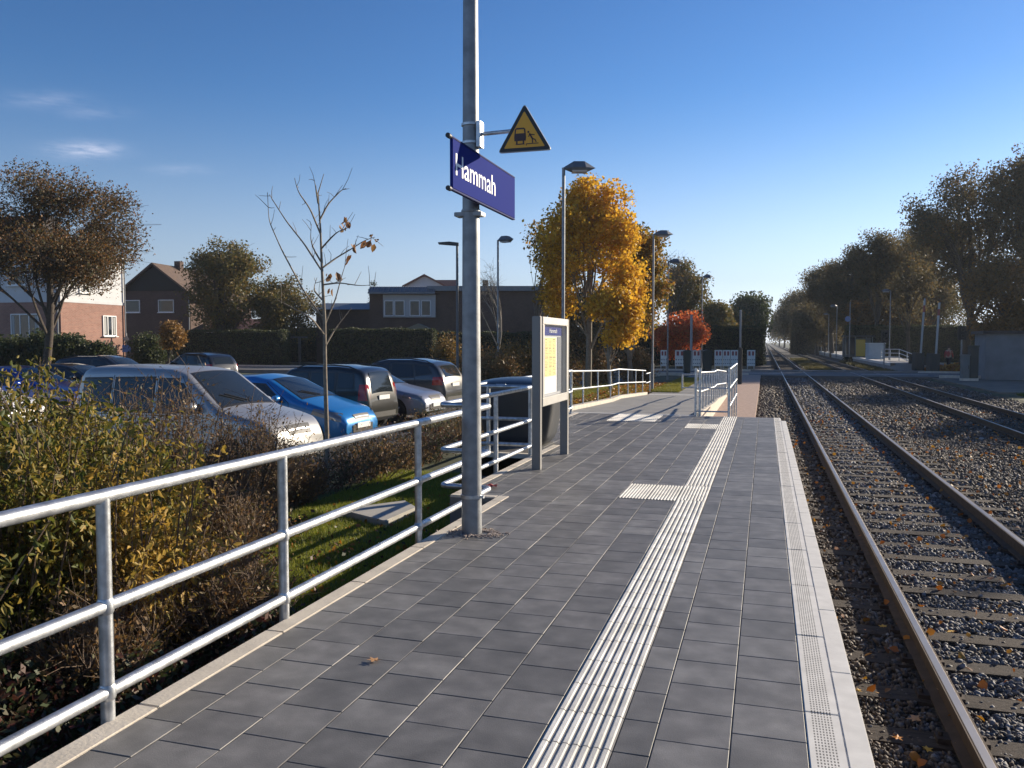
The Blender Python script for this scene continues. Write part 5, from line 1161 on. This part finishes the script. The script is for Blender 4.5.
# golden maples behind the ramp
tree('maple_tree', 'large golden orange maple behind the first street lamp', 'tree', seed=11, nc=230, per=150, ls=.14, cr=.42, lobes=10, lmat=L_gold, bmat=bark_pale, tr=.13, twigs=2, minr=.2, **tpx(588, 38, 176, 128, 338))
tree('maple_tree', 'green and gold maple with a pale trunk, right of the large golden one', 'tree', seed=12, nc=80, per=230, ls=.16, cr=.5, lmat=L_goldgreen, bmat=bark_pale, tr=.11, twigs=2, minr=.2, **tpx(632, 43, 226, 82, 345))
tree('maple_tree', 'low darker maple filling the left side under the golden one', 'tree', seed=13, nc=60, per=220, ls=.15, cr=.5, lmat=L_goldgreen, bmat=bark_pale, tr=.10, twigs=2, minr=.2, **tpx(552, 44, 215, 66, 340))
tree('maple_tree', 'slender rusty orange maple behind the ramp handrail', 'tree', seed=14, nc=45, per=200, ls=.15, cr=.45, lmat=L_gold, bmat=bark_pale, tr=.08, twigs=2, minr=.2, **tpx(612, 36, 290, 50, 345))
tree('red_shrub', 'scarlet leaved small tree between the street lamps', 'tree', seed=15, nc=90, per=150, ls=.17, cr=.55, lmat=L_red, tr=.1, twigs=3, minr=.1, lobes=7, **tpx(681, 66, 311, 58, 368))
tree('tree', 'olive green tree with bare top twigs behind the scarlet one', 'tree', seed=16, nc=60, per=200, ls=.25, cr=.9, lmat=L_olive, tr=.2, twigs=5, minr=.2, **tpx(682, 88, 262, 42, 330))
tree('tree', 'sparse bare-topped tree, twigs only, behind the lamp heads', 'tree', seed=17, nc=40, per=12, ls=.2, cr=.8, lmat=L_brown, tr=.16, twigs=9, minr=.4, **tpx(672, 84, 248, 46, 300))
tree('tree', 'dark olive bushy tree between the posts near the crossing', 'tree', seed=18, nc=60, per=260, ls=.3, cr=1.1, lmat=L_olive, tr=.2, twigs=2, minr=.1, **tpx(716, 105, 305, 44, 345))
tree('tree', 'round dark green tree standing left of the line at the end of the view', 'tree', seed=19, nc=80, per=260, ls=.36, cr=1.3, lmat=L_green, tr=.3, twigs=2, minr=.2, **tpx(750, 130, 291, 44, 342))
tree('tree', 'brownish bushy tree in front of the round dark green one', 'tree', seed=20, nc=60, per=240, ls=.32, cr=1.1, lmat=L_olive, tr=.2, twigs=2, minr=.1, **tpx(733, 112, 312, 36, 346))
tree('tree', 'brown olive tree filling behind the maples, before the far hedge', 'tree', seed=26, nc=120, per=220, ls=.24, cr=.95, lmat=L_brown, tr=.2, twigs=2, minr=.1, **tpx(600, 72, 290, 110, 352))
# left trees
tree('autumn_tree', 'big brown autumn tree spreading in front of the white and brick house', 'tree', seed=21, nc=260, per=185, ls=.11, cr=.75, lmat=L_brown, tr=.18, twigs=6, lobes=10, minr=.25, second=(leafmat('leaves_orange_brown', [(.16, .07, .02), (.24, .11, .025), (.10, .05, .02)], .4), .4), **tpx(42, 43, 168, 205, 300))
tree('tree', 'olive gold tree behind the tall hedge, right of the gabled house', 'tree', seed=22, nc=150, per=200, ls=.2, cr=.75, lmat=L_olive, tr=.25, twigs=3, minr=.2, **tpx(226, 76, 236, 82, 340))
tree('tree', 'lower olive green tree between the gold one and the young bare tree', 'tree', seed=23, nc=130, per=200, ls=.2, cr=.75, lmat=L_olive, tr=.2, twigs=3, minr=.15, **tpx(283, 80, 272, 76, 352))
tree('shrub', 'dark evergreen bush beside the small orange tree by the hedge', 'shrub', seed=24, nc=40, per=260, ls=.16, cr=.5, lmat=L_green, tr=.06, twigs=1, minr=.1, **tpx(150, 60, 332, 30, 366))
tree('small_tree', 'small round orange tree at the left end of the tall hedge', 'tree', seed=25, nc=40, per=200, ls=.16, cr=.42, lmat=leafmat('leaves_amber', [(.30, .15, .03), (.20, .11, .03), (.36, .2, .04)], .4), tr=.07, twigs=2, minr=.1, **tpx(170, 58, 322, 24, 350))
for px, wd, tp, s, lab in [(12, 60, 338, 31, 'leftmost dark shrub in front of the brick house'), (45, 44, 333, 32, 'dark shrub under the big brown tree'), (72, 24, 335, 33, 'upright conifer-like shrub at the brick house corner'), (95, 22, 345, 34, 'low leafy bush under the small window of the brick house')]:
    tree('shrub', lab, 'shrub', seed=s, nc=34, per=230, ls=.15, cr=.5, lmat=L_green, tr=.05, twigs=1, minr=.1, **tpx(px, 47, tp, wd, 370))
tree('bare_tree', 'small bare tree in front of the long building by the lamp', 'tree', seed=35, nc=26, per=0, ls=.1, cr=.55, tr=.09, twigs=9, bmat=bark_pale, minr=.3, **tpx(490, 58, 262, 40, 330))
tree('bare_tree', 'dark conifer tip behind the left end of the long roof', 'tree', seed=36, nc=14, per=120, ls=.16, cr=.35, lmat=L_green, tr=.08, twigs=1, shape=.2, **tpx(374, 95, 281, 8, 320))
# hedges
def hedge(x0, x1, d, top, bot, dep, label, seed, lm=L_hedge):
    a, b_ = PD(x0, d, 0), PD(x1, d, 0); rg = np.random.default_rng(seed); u = (b_ - a); Lh = u.length; u.normalize(); v = Vector((-u.y, u.x, 0)); zt = ZD(top, d)
    r = empty('hedge', (a.x, a.y, -.55), label=label, cat='hedge'); F = lambda x, y, z: a + u * x + v * y + Vector((0, 0, z))
    core = fbox(MB(), F, .15, Lh - .15, .15, dep - .15, -.6, zt - .15).build('core', mat('hedge_twigs', (.02, .018, .012), 1), r)
    A_f = Lh * (zt + .5); A_t = Lh * dep; nf, ntp = int(A_f * 230), int(A_t * 230); ns = int(dep * (zt + .5) * 230)
    wob = lambda x: .12 * np.sin(x * 1.7 + seed) + .07 * np.sin(x * 4.1)
    xf = rg.uniform(0, Lh, nf); zf = rg.uniform(-.5, zt, nf); pf = np.stack([xf, -np.abs(rg.normal(size=nf)) * .05 + .08 + wob(xf + zf) * .5, zf], 1)
    xt = rg.uniform(0, Lh, ntp); pt = np.stack([xt, rg.uniform(0, dep, ntp), zt + wob(xt) * .5 + rg.normal(size=ntp) * .05], 1)
    sd = []
    for xx in (0, Lh): sd.append(np.stack([xx + rg.normal(size=ns) * .08, rg.uniform(0, dep, ns), rg.uniform(-.5, zt, ns)], 1))
    p = np.concatenate([pf, pt] + sd); W = np.array([a[:]])[:, :] + p[:, :1] * np.array([u[:]]) + p[:, 1:2] * np.array([v[:]]); W[:, 2] = p[:, 2]
    W -= np.array([[a.x, a.y, -.55]]); link_np('foliage', leaf_mesh(W, .12, seed, aspect=.8), lm, r)
hedge(174, 284, 73, 331, 366, 2.2, 'tall clipped dark hedge across the road from the car park, left one', 41)
hedge(329, 434, 73, 329.5, 366, 2.0, 'tall clipped dark hedge in front of the long brick building', 42)
hedge(434, 548, 76, 333, 366, 2.0, 'dark hedge continuing right behind the yellow bushes', 43)
hedge(282, 332, 92, 329, 366, 2.0, 'dark shrubbery filling the gap behind the garden gate', 47)
hedge(548, 765, 78, 327, 366, 2.0, 'rough dark hedge behind the lattice panels at the far side of the road', 44)
hedge(-60, 60, 50, 341, 366, 1.5, 'dark hedge in the front garden of the brick house', 45)
gp = PD(290, 76, 0); r = empty('garden_gate_post', gp, YAW, 'wooden gate posts with a crossbar in the gap between the hedges', 'gate'); 
for x in (-.5, .9): MB().box(x - .1, x + .1, -.1, .1, -.6, 2.0).build('post', mat('grey_wood', (.14, .12, .10), .9, var=.2, scale=5), r, world=False)
MB().box(-.7, 1.6, -.08, .08, 2.0, 2.15).build('crossbar', mat('grey_wood', (.14, .12, .10), .9), r, world=False)
# shrubs: stems with leaves
def shrub(name, label, base, H, rad, seed, ns=40, leaves=2500, ls=.06, lm=None, stem=None, group=None, aspect=.45, fold=True, twiggy=0, spread=.5, cat='shrub', low=.0, droop=.5):
    rg = np.random.default_rng(seed); root = empty(name, base, label=label, cat=cat, group=group); m = MB(); pts = []; axs_ = []
    per = max(1, leaves // ns)
    for i in range(ns):
        a = rg.uniform(0, 2 * math.pi); r0 = rad * .45 * math.sqrt(rg.random()); b0 = np.array([r0 * math.cos(a), r0 * math.sin(a), -.05]); h = H * rg.uniform(.5, 1.08)
        r1 = rad * math.sqrt(rg.random()); e = np.array([r1 * math.cos(a + rg.normal() * .4), r1 * math.sin(a + rg.normal() * .4), h]); e[2] *= 1 - .28 * (r1 / rad) ** 2
        p = branch_pts(b0, e, rg, .10, 6); m.tube([Vector(x) for x in p], [.009, .0035], 5, cap=False)
        for k in range(twiggy):
            j = rg.integers(1, 5); s_ = p[j] + (p[j + 1] - p[j]) * rg.random(); e2 = s_ + rg.normal(size=3) * np.array([.13, .13, .10]) + np.array([0, 0, .12]); m.tube([Vector(s_), Vector((s_ + e2) / 2 + rg.normal(size=3) * .015), Vector(e2)], [.003, .0012], 3, cap=False)
            if rg.random() < .8: 
                for _ in range(2): pts.append(s_ + (e2 - s_) * rg.uniform(.3, 1.1)); axs_.append(e2 - s_)
        t = rg.uniform(low, 1, per) ** .8 * 5; j = np.minimum(4, t.astype(int)); q = p[j] + (p[j + 1] - p[j]) * (t - j)[:, None]; q = q + rg.normal(size=(per, 3)) * spread * .12
        pts += list(q); axs_ += list(rg.normal(size=(per, 3)) * .7 + np.array([0, 0, -droop]))
    m.build('stems', stem or mat('stem_brown', (.15, .105, .07), .9), root, world=False, normals=False)
    ax_ = np.array(axs_); ax_ /= np.linalg.norm(ax_, axis=1)[:, None] + 1e-6
    link_np('leaves', leaf_mesh(np.array(pts), ls, seed, aspect=aspect, fold=fold, axis=ax_), lm, root); return root
L_yg = leafmat('leaves_yellow_green', [(.06, .09, .018), (.14, .15, .025), (.30, .23, .04), (.09, .11, .02), (.42, .28, .05), (.07, .08, .02)], .4)
L_yel = leafmat('leaves_yellowing', [(.55, .34, .06), (.34, .24, .04), (.62, .40, .10), (.20, .18, .03)], .4)
L_twig = leafmat('leaves_twiggy_brown', [(.14, .09, .04), (.22, .12, .045), (.10, .10, .035), (.30, .15, .05), (.16, .13, .055)], .35)
L_cover = leafmat('leaves_ground_cover', [(.035, .055, .02), (.06, .08, .03), (.13, .035, .03), (.05, .045, .025), (.08, .09, .03)], .25)
L_ymd = leafmat('leaves_yellow_brown', [(.22, .13, .03), (.30, .17, .035), (.15, .10, .03), (.12, .11, .03)], .35)
def SP(px, py): v = P(px, py, -.55); return (v.x, v.y, -.55)
lb = [((-4.6, 3.0), 2.0, .8, 'leafy yellow-green bush nearest the camera at the left edge', L_yg), ((-4.75, 4.15), 2.05, .8, 'tall leafy bush with yellowing tips behind the first railing post', L_yg), ((-4.15, 4.7), 1.6, .55, 'bush with bright yellow leaves just right of the first railing post', L_yel),
      ((-6.0, 4.2), 2.15, .85, 'leafy green bush reaching highest at the left edge', L_yg), ((-6.1, 5.6), 2.0, .8, 'green leafy bush in front of the rear of the silver van', L_yg), ((-5.1, 5.5), 1.75, .65, 'leafy olive bush between the yellow bush and the van', L_yg), ((-7.2, 5.2), 2.1, .8, 'leafy bush farthest left in front of the white car', L_yg), ((-5.3, 3.2), 2.15, .7, 'tall leafy bush cut by the left edge of the picture', L_yg)]
for i, ((x, y), H, rad, lab, lm) in enumerate(lb):
    shrub('leafy_bush', lab, (x, y, -.55), H, rad, 50 + i, ns=70, leaves=9500 if rad > .56 else 6000, ls=.052, lm=lm, group='leafy bushes behind the railing', aspect=.42, droop=.7)
tb = [((-5.9, 7.0), 1.7, .8, 'reddish brown twiggy bush in front of the silver van door'), ((-4.8, 6.5), .85, .6, 'low twiggy bush close behind the second railing post'), ((-6.3, 7.6), 1.85, .8, 'tallest brown twiggy bush before the van window'), ((-5.8, 8.1), 1.25, .65, 'twiggy bush with rusty leaves by the young tree'),
      ((-6.2, 9.0), 1.4, .7, 'brown twiggy bush in front of the van bonnet'), ((-7.2, 6.9), 1.85, .8, 'twiggy bush with green patches before the van rear'), ((-6.0, 9.6), .6, .5, 'low scrubby bush at the foot of the young tree'), ((-4.3, 5.7), .5, .4, 'small brown bush beside the yellow leafed bush')]
tb += [((-3.75, 5.0), .62, .5, 'low soft twiggy bush right behind the railing, between its first two posts'), ((-3.9, 4.1), .6, .5, 'low twiggy scrub below the bright yellow leafed bush'), ((-5.3, 7.2), .7, .5, 'small rusty bush at the left end of the lawn'), ((-5.5, 6.2), 1.3, .7, 'brown twiggy bush in the middle of the bed')]
for i, ((x, y), H, rad, lab) in enumerate(tb):
    shrub('twiggy_bush', lab, (x, y, -.55), H, rad, 70 + i, ns=75, leaves=2600, ls=.034, lm=L_twig, group='brown twiggy bushes behind the railing', aspect=.5, fold=False, twiggy=14, spread=.7, droop=.2)
# low bushes between lawn and cars
i = 0
for y in np.arange(10.6, 27, 1.15):
    x = -6.05 - (y - 10) * .04 + rng.normal() * .15
    where = ['in front of the blue car', 'before the silver grey car', 'by the dark container', 'near the end of the row'][min(3, int((y - 10.6) / 4.2))]
    shrub('low_bush', 'low brown green bush in the strip before the parked cars', (x, y, -.55), .62 + rng.random() * .2, .78, 90 + i, ns=46, leaves=2300, ls=.045, lm=L_twig if i % 3 else L_cover, group='low bushes between the lawn and the cars', fold=False, twiggy=5, spread=.8)
    i += 1
# yellow brown bushes behind the car park lamp
for i, (px, d, tp, wd, lab) in enumerate([(449, 44, 336, 26, 'bright yellow bush behind the dark estate car'), (478, 42, 346, 40, 'rusty bush right of the yellow one, behind the pole'), (520, 40, 342, 44, 'brown orange bush left of the timetable case'), (500, 36, 352, 34, 'low brown bush behind the dark container'), (596, 42, 350, 36, 'reddish low bush behind the ramp handrail'), (636, 44, 348, 30, 'dark reddish bush right of the pale maple trunks'), (560, 40, 350, 36, 'brown bush behind the timetable case')]):
    H = ZD(tp, d) + .55; v = PD(px, d, -.55)
    shrub('autumn_bush', lab, v, H, wd / 2 / FPX * d * 1.15, 120 + i, ns=70, leaves=6500, ls=.13, lm=(L_ymd if i < 1 else L_twig) if i != 2 else L_ymd, group='autumn bushes behind the car park', fold=False, twiggy=4, spread=2.0)
# ground cover of low barberry beside the railing: beyond counting
def cover():
    rg = np.random.default_rng(5); n = 130000; x = rg.uniform(-7.5, -2.76, n); y = rg.uniform(.3, 8.2, n)
    k = ~((x > -4.9) & (y > 5.6 + (x + 4.9) * -.2) & (y > 5.0)) | (rg.random(n) < .02); x, y = x[k], y[k]
    hgt = .14 + .13 * np.sin(x * 3.1 + 1) * np.sin(y * 2.3) + .07 * np.sin(x * 7 + y * 5); hgt *= np.clip((-2.76 - x) / .5, .35, 1)
    z = -.55 + np.clip(hgt, .05, 1) * rg.uniform(.2, 1.5, len(x)) + rg.uniform(0, .04, len(x))
    o = link_np('ground_cover', leaf_mesh(np.stack([x, y, z], 1), .045, 6, aspect=.6), L_cover); tag(o, 'low dark green and reddish ground cover planted below the railing', 'ground cover', kind='stuff')
cover()
def grass(name, regs, label, h, cols_, seed):
    rg = np.random.default_rng(seed); V = []
    for (f, n, z) in regs:
        p = f(rg, n); k = len(p); b0 = np.stack([p[:, 0], p[:, 1], np.full(k, 0.0) + z(p)], 1); a = rg.uniform(0, 6.28, k); hh = h * rg.uniform(.4, 1.2, k)
        wv = np.stack([np.cos(a), np.sin(a), np.zeros(k)], 1) * .0045 * (h / .06); ln = np.stack([rg.normal(size=k), rg.normal(size=k), np.zeros(k)], 1) * .35 * hh[:, None]; up = np.zeros((k, 3)); up[:, 2] = hh
        V.append(np.stack([b0 - wv, b0 + wv, b0 + ln + up], 1))
    v = np.concatenate(V); n = len(v); o = link_np(name, mesh_np(name, v.reshape(-1, 3), tris=np.arange(n * 3).reshape(-1, 3)), leafmat(name + '_blades', cols_, .35)); tag(o, label, 'grass', kind='stuff')
GC = [(.18, .23, .025), (.24, .28, .03), (.31, .33, .04), (.34, .30, .06)]
lawn = lambda rg, n: np.stack([rg.uniform(-5.9, -2.8, n), rg.uniform(5.2, 12.6, n)], 1)
def lawn_f(rg, n):
    p = lawn(rg, n); return p[(p[:, 0] < np.where(p[:, 1] > 8.25, -3.24, -2.74)) & (p[:, 0] > -5.4 - (p[:, 1] - 5) * .07)]
structure('lawn', MB().grid(lambda u, v: (-6.0 + u * 3.25, 5.2 + v * 7.4, -.53 + .01 * math.sin(u * 9) * math.sin(v * 12)), 10, 16), mat('lawn_soil', (.05, .07, .015), .95, cols=[(.05, .06, .015), (.07, .10, .02), (.09, .11, .03)], scale=4, detail=8))
grass('lawn_grass', [(lawn_f, 90000, lambda p: np.full(len(p), -.53))], 'short bright green lawn between the railing and the bushes', .06, GC, 1)
GY = [(.16, .19, .02), (.24, .24, .025), (.30, .26, .03), (.12, .15, .02), (.34, .24, .03)]
structure('ramp_lawn', MB().grid(lambda u, v: (-9 + u * 4.37, 19 + v * 22, -.48 + .22 * math.exp(-((u - 1) / .35) ** 2) * max(0, 1 - v * 1.8) * 1.0), 16, 30), mat('ramp_lawn_soil', (.10, .12, .02), .95, cols=[(.08, .09, .02), (.13, .14, .025), (.18, .15, .03)], scale=3, detail=8))
structure('ramp_lawn', MB().grid(lambda u, v: (-4.63 + u * 1.25, 34.6 + v * 14, -.462 - .004 * math.sin(v * 9)), 6, 20), mat('ramp_lawn_soil', (.10, .12, .02)))
f1 = lambda rg, n: np.stack([rg.uniform(-7.6, -4.66, n), rg.uniform(19, 41, n)], 1); f2 = lambda rg, n: np.stack([rg.uniform(-4.63, -3.4, n), rg.uniform(34.6, 48.5, n)], 1)
def zf1(p): u = (p[:, 0] + 9) / 4.37; v = (p[:, 1] - 19) / 22; return -.48 + .22 * np.exp(-((u - 1) / .35) ** 2) * np.maximum(0, 1 - v * 1.8)
grass('ramp_grass', [(f1, 50000, zf1), (f2, 22000, lambda p: np.full(len(p), -.46))], 'yellow green grass scattered with leaves beside the ramp', .10, GY, 2)
vg = lambda rg, n: np.stack([rg.uniform(10.0, 14.5, n), rg.uniform(28, 39, n)], 1)
grass('verge_grass', [(vg, 30000, lambda p: np.full(len(p), -.58))], 'rough green grass beside the second track at the right edge', .16, [(.05, .09, .015), (.09, .13, .02), (.14, .15, .03)], 3)
cg = lambda rg, n: np.stack([rg.uniform(7.9, 9.2, n), rg.uniform(64, 100, n)], 1); cg2 = lambda rg, n: np.stack([rg.uniform(3.2, 5.2, n), rg.uniform(64, 120, n)], 1)
grass('trackside_weeds', [(cg, 12000, lambda p: np.full(len(p), -.62)), (cg2, 15000, lambda p: np.full(len(p), -.66))], 'olive weeds growing between the tracks beyond the crossing', .22, [(.07, .07, .02), (.12, .09, .02), (.05, .06, .02)], 4)
# leaves on the ground
def litter(name, n, fx, label, size, cols_, seed, zfun):
    rg = np.random.default_rng(seed); p = fx(rg, n); z = zfun(p) + rg.uniform(.002, .015, len(p)); c = np.stack([p[:, 0], p[:, 1], z], 1); k = len(c)
    ax_ = np.stack([rg.normal(size=k), rg.normal(size=k), rg.normal(size=k) * .25], 1); ax_ /= np.linalg.norm(ax_, axis=1)[:, None]
    o = link_np(name, leaf_mesh(c, size, seed, aspect=.9, fold=True, axis=ax_), leafmat(name + '_colours', cols_, .25)); tag(o, label, 'fallen leaves', kind='stuff')
LC = [(.50, .20, .02), (.40, .12, .015), (.28, .10, .02), (.55, .28, .03), (.18, .08, .03)]
litter('fallen_leaves', 2200, lambda rg, n: np.stack([rg.uniform(.45, 8.8, n), rg.uniform(3, 30, n)], 1), 'small orange and brown leaves scattered over the ballast', .05, LC, 1, lambda p: np.where(np.abs(p[:, 0] - 4.15) < .9, -.66, -.615))
litter('fallen_leaves', 2600, lambda rg, n: np.stack([rg.uniform(-6.5, -4.6, n), rg.uniform(19, 42, n)], 1), 'yellow leaves lying in the grass beside the ramp', .08, [(.6, .34, .03), (.5, .22, .02), (.35, .2, .04)], 2, lambda p: zf1(p) + .06)
litter('fallen_leaves', 400, lambda rg, n: np.stack([rg.uniform(-5.4, -3.0, n), rg.uniform(5.2, 12, n)], 1), 'brown leaves lying on the lawn behind the railing', .05, LC, 3, lambda p: np.full(len(p), -.50))
litter('fallen_leaves', 5000, lambda rg, n: np.stack([rg.uniform(11.5, 18, n), rg.uniform(64, 72, n)], 1), 'rust coloured leaf drift in front of the far platform ramp', .2, [(.30, .12, .02), (.22, .09, .02), (.4, .18, .03)], 4, lambda p: -.45 + .5 * np.exp(-((p[:, 0] - 14.5) / 2) ** 2) * np.exp(-((p[:, 1] - 68) / 3) ** 2))
lfm = [leafmat('leaf_orange_%d' % i, [c, c], .25) for i, c in enumerate([(.75, .28, .02), (.75, .42, .04), (.45, .12, .02), (.52, .28, .12)])]
def maple_leaf(loc, s, mi, label, rz):
    r = []; n = 5
    pts = []
    for k in range(n): 
        a = R(90) + (k - 2) * R(62); pts.append((math.cos(a) * s * (1 - .12 * abs(k - 2)), math.sin(a) * s * (1 - .12 * abs(k - 2))))
        if k < 4: a2 = a + R(31); pts.append((math.cos(a2) * s * .42, math.sin(a2) * s * .42))
    pts.append((0, -s * .25)); m = MB()
    vs = [(x, y, .004 + .03 * ((x * x + y * y) ** .5) * math.sin(3 * math.atan2(y, x)) + rng.random() * .006) for x, y in pts] + [(0, 0, .008)]
    c_ = len(vs) - 1; m.add(vs, [(i, (i + 1) % c_, c_) for i in range(c_)]); m.tube([(0, 0, .006), (0, -s * .7, .010)], .0012, 4)
    o = m.build('fallen_leaf', lfm[mi], None, normals=False); o.location = loc; o.rotation_euler = (rng.normal() * .15, rng.normal() * .15, rz); tag(o, label, 'leaf', 'single leaves big enough to tell apart')
v = P(374, 661, .006); maple_leaf(v, .045, 3, 'single dry brown leaf lying on the grey paving slabs', 1.0)
for i, (px, py, s, mi, lab) in enumerate([(883, 627, .045, 1, 'yellow orange leaf on a sleeper end left of the near rail'), (951, 632, .055, 1, 'large bright orange leaf just right of the near rail'), (976, 609, .04, 0, 'orange leaf beyond the large one, on a sleeper'), (897, 738, .04, 0, 'orange leaf near the bottom edge beside the platform'), (927, 750, .038, 1, 'yellow orange leaf right of the bottom leaf group'), (943, 692, .05, 3, 'pale brown leaf lying against the foot of the near rail'), (916, 719, .06, 3, 'large pale brown leaf between platform and rail'), (961, 580, .035, 0, 'orange leaf between the rails near the right edge'), (1001, 581, .035, 0, 'small orange leaf close to the far rail of the near track'), (858, 691, .03, 1, 'small yellow leaf close to the platform edge stones')]):
    v = P(px, py, -.595); maple_leaf((v.x, v.y, -.595), s, mi, lab, i * 1.3)
# -- trees on the right of the line
def rt(px, d, top, wd, bot, seed, label, **kw):
    base = dict(nc=170, per=230, ls=.20, cr=.95,  lmat=L_far, tr=.3, twigs=2, minr=.25, group='trees right of the railway'); base.update(kw)
    tree('large_tree', label, 'tree', seed=seed, **base, **tpx(px, d, top, wd, bot))
rt(962, 78, 163, 150, 322, 201, 'tall dark spreading tree behind the crossing, rightmost full crown', nc=260, per=150, cr=.85, lobes=15, second=(L_farb, .15))
rt(1040, 74, 138, 140, 325, 202, 'tall dark tree cut by the right edge of the picture', nc=230, per=230, cr=.9, second=(L_farb, .2))
rt(1000, 66, 262, 120, 350, 203, 'rust coloured lower tree behind the grey shed', lmat=L_farb, nc=110, per=220, cr=.9, tr=.2)
rt(874, 92, 224, 54, 322, 204, 'slim half-bare tree left of the tall dark one', nc=130, per=110, twigs=4, tr=.22, cr=.8)
rt(908, 88, 232, 56, 335, 205, 'thin half-bare tree with airy twigs between two fuller ones', nc=120, per=80, twigs=4, tr=.16, cr=.8)
rt(930, 100, 215, 70, 335, 219, 'dark tree filling the gap behind the tall spreading one', nc=170, per=200)
rt(890, 112, 240, 60, 335, 220, 'dark tree farther back between the slim trees', nc=150, per=200)
rt(851, 104, 246, 58, 338, 206, 'dark tree at the near end of the row beside the far platform', nc=170, per=220)
rt(832, 122, 258, 58, 340, 207, 'second tree of the receding row beside the far platform', nc=170, per=220)
rt(816, 145, 270, 52, 342, 208, 'third tree of the receding row', nc=150, per=220, ls=.26, cr=1.3)
rt(804, 172, 282, 44, 342, 209, 'fourth tree of the receding row', nc=130, per=220, ls=.3, cr=1.5)
rt(796, 205, 293, 34, 342, 210, 'fifth tree of the receding row', nc=110, per=200, ls=.36, cr=1.7, twigs=1)
rt(790, 250, 302, 27, 342, 211, 'sixth tree of the receding row', nc=80, per=190, ls=.42, cr=2.0, twigs=1)
rt(784, 310, 312, 20, 342, 212, 'seventh tree of the receding row', nc=60, per=170, ls=.5, cr=2.2, twigs=1)
rt(779, 400, 320, 14, 342, 213, 'last and smallest tree of the receding row', nc=50, per=150, ls=.6, cr=2.5, twigs=1)
rt(862, 98, 300, 40, 345, 214, 'golden yellow low tree behind the platform shelter', lmat=L_farb, nc=60, per=220, cr=.8, tr=.12, ls=.2)
rt(905, 100, 292, 64, 345, 215, 'rusty orange low tree behind the pale railing', lmat=L_farb, nc=90, per=200, cr=1.0, tr=.16, ls=.22)
rt(940, 105, 284, 64, 345, 216, 'olive low tree behind the raised barriers', lmat=L_olive, nc=90, per=200, cr=1.1, tr=.16, ls=.22)
rt(826, 135, 300, 56, 346, 217, 'dark undergrowth tree filling below the row', nc=90, per=240, cr=1.3, tr=.2, ls=.28)
rt(806, 190, 312, 34, 345, 221, 'dark undergrowth tree farther down below the row', nc=70, per=240, cr=1.6, tr=.2, ls=.36)
# trees outside the right edge whose shade reaches the crossing and the far track
hedge(795, 858, 150, 325, 345, 3, 'dark undergrowth along the foot of the receding row of trees', 48, L_far)
hedge(850, 1010, 92, 326, 360, 2, 'dark undergrowth hedge behind the barriers and the walker', 46)

# tall trees along the right of the line, beyond the picture's edge, whose shade lies on the far track
for i, (x, y, h) in enumerate([(30.4, 20, 11.6), (30, 28, 12.4), (31, 36, 11.8), (30, 44, 12.6), (30.5, 53, 12.2), (31, 70, 13), (30, 80, 12.5)]):
    tree('large_tree', 'tall tree beyond the right edge of the picture, shading the far track', 'tree', (x, y, -.55), h + 1, h * .58, 4.2, h * .46, 230 + i, nc=110, per=190, ls=.42, cr=.95, lmat=L_far, tr=.25, twigs=1, group='trees outside the right edge')
haze()
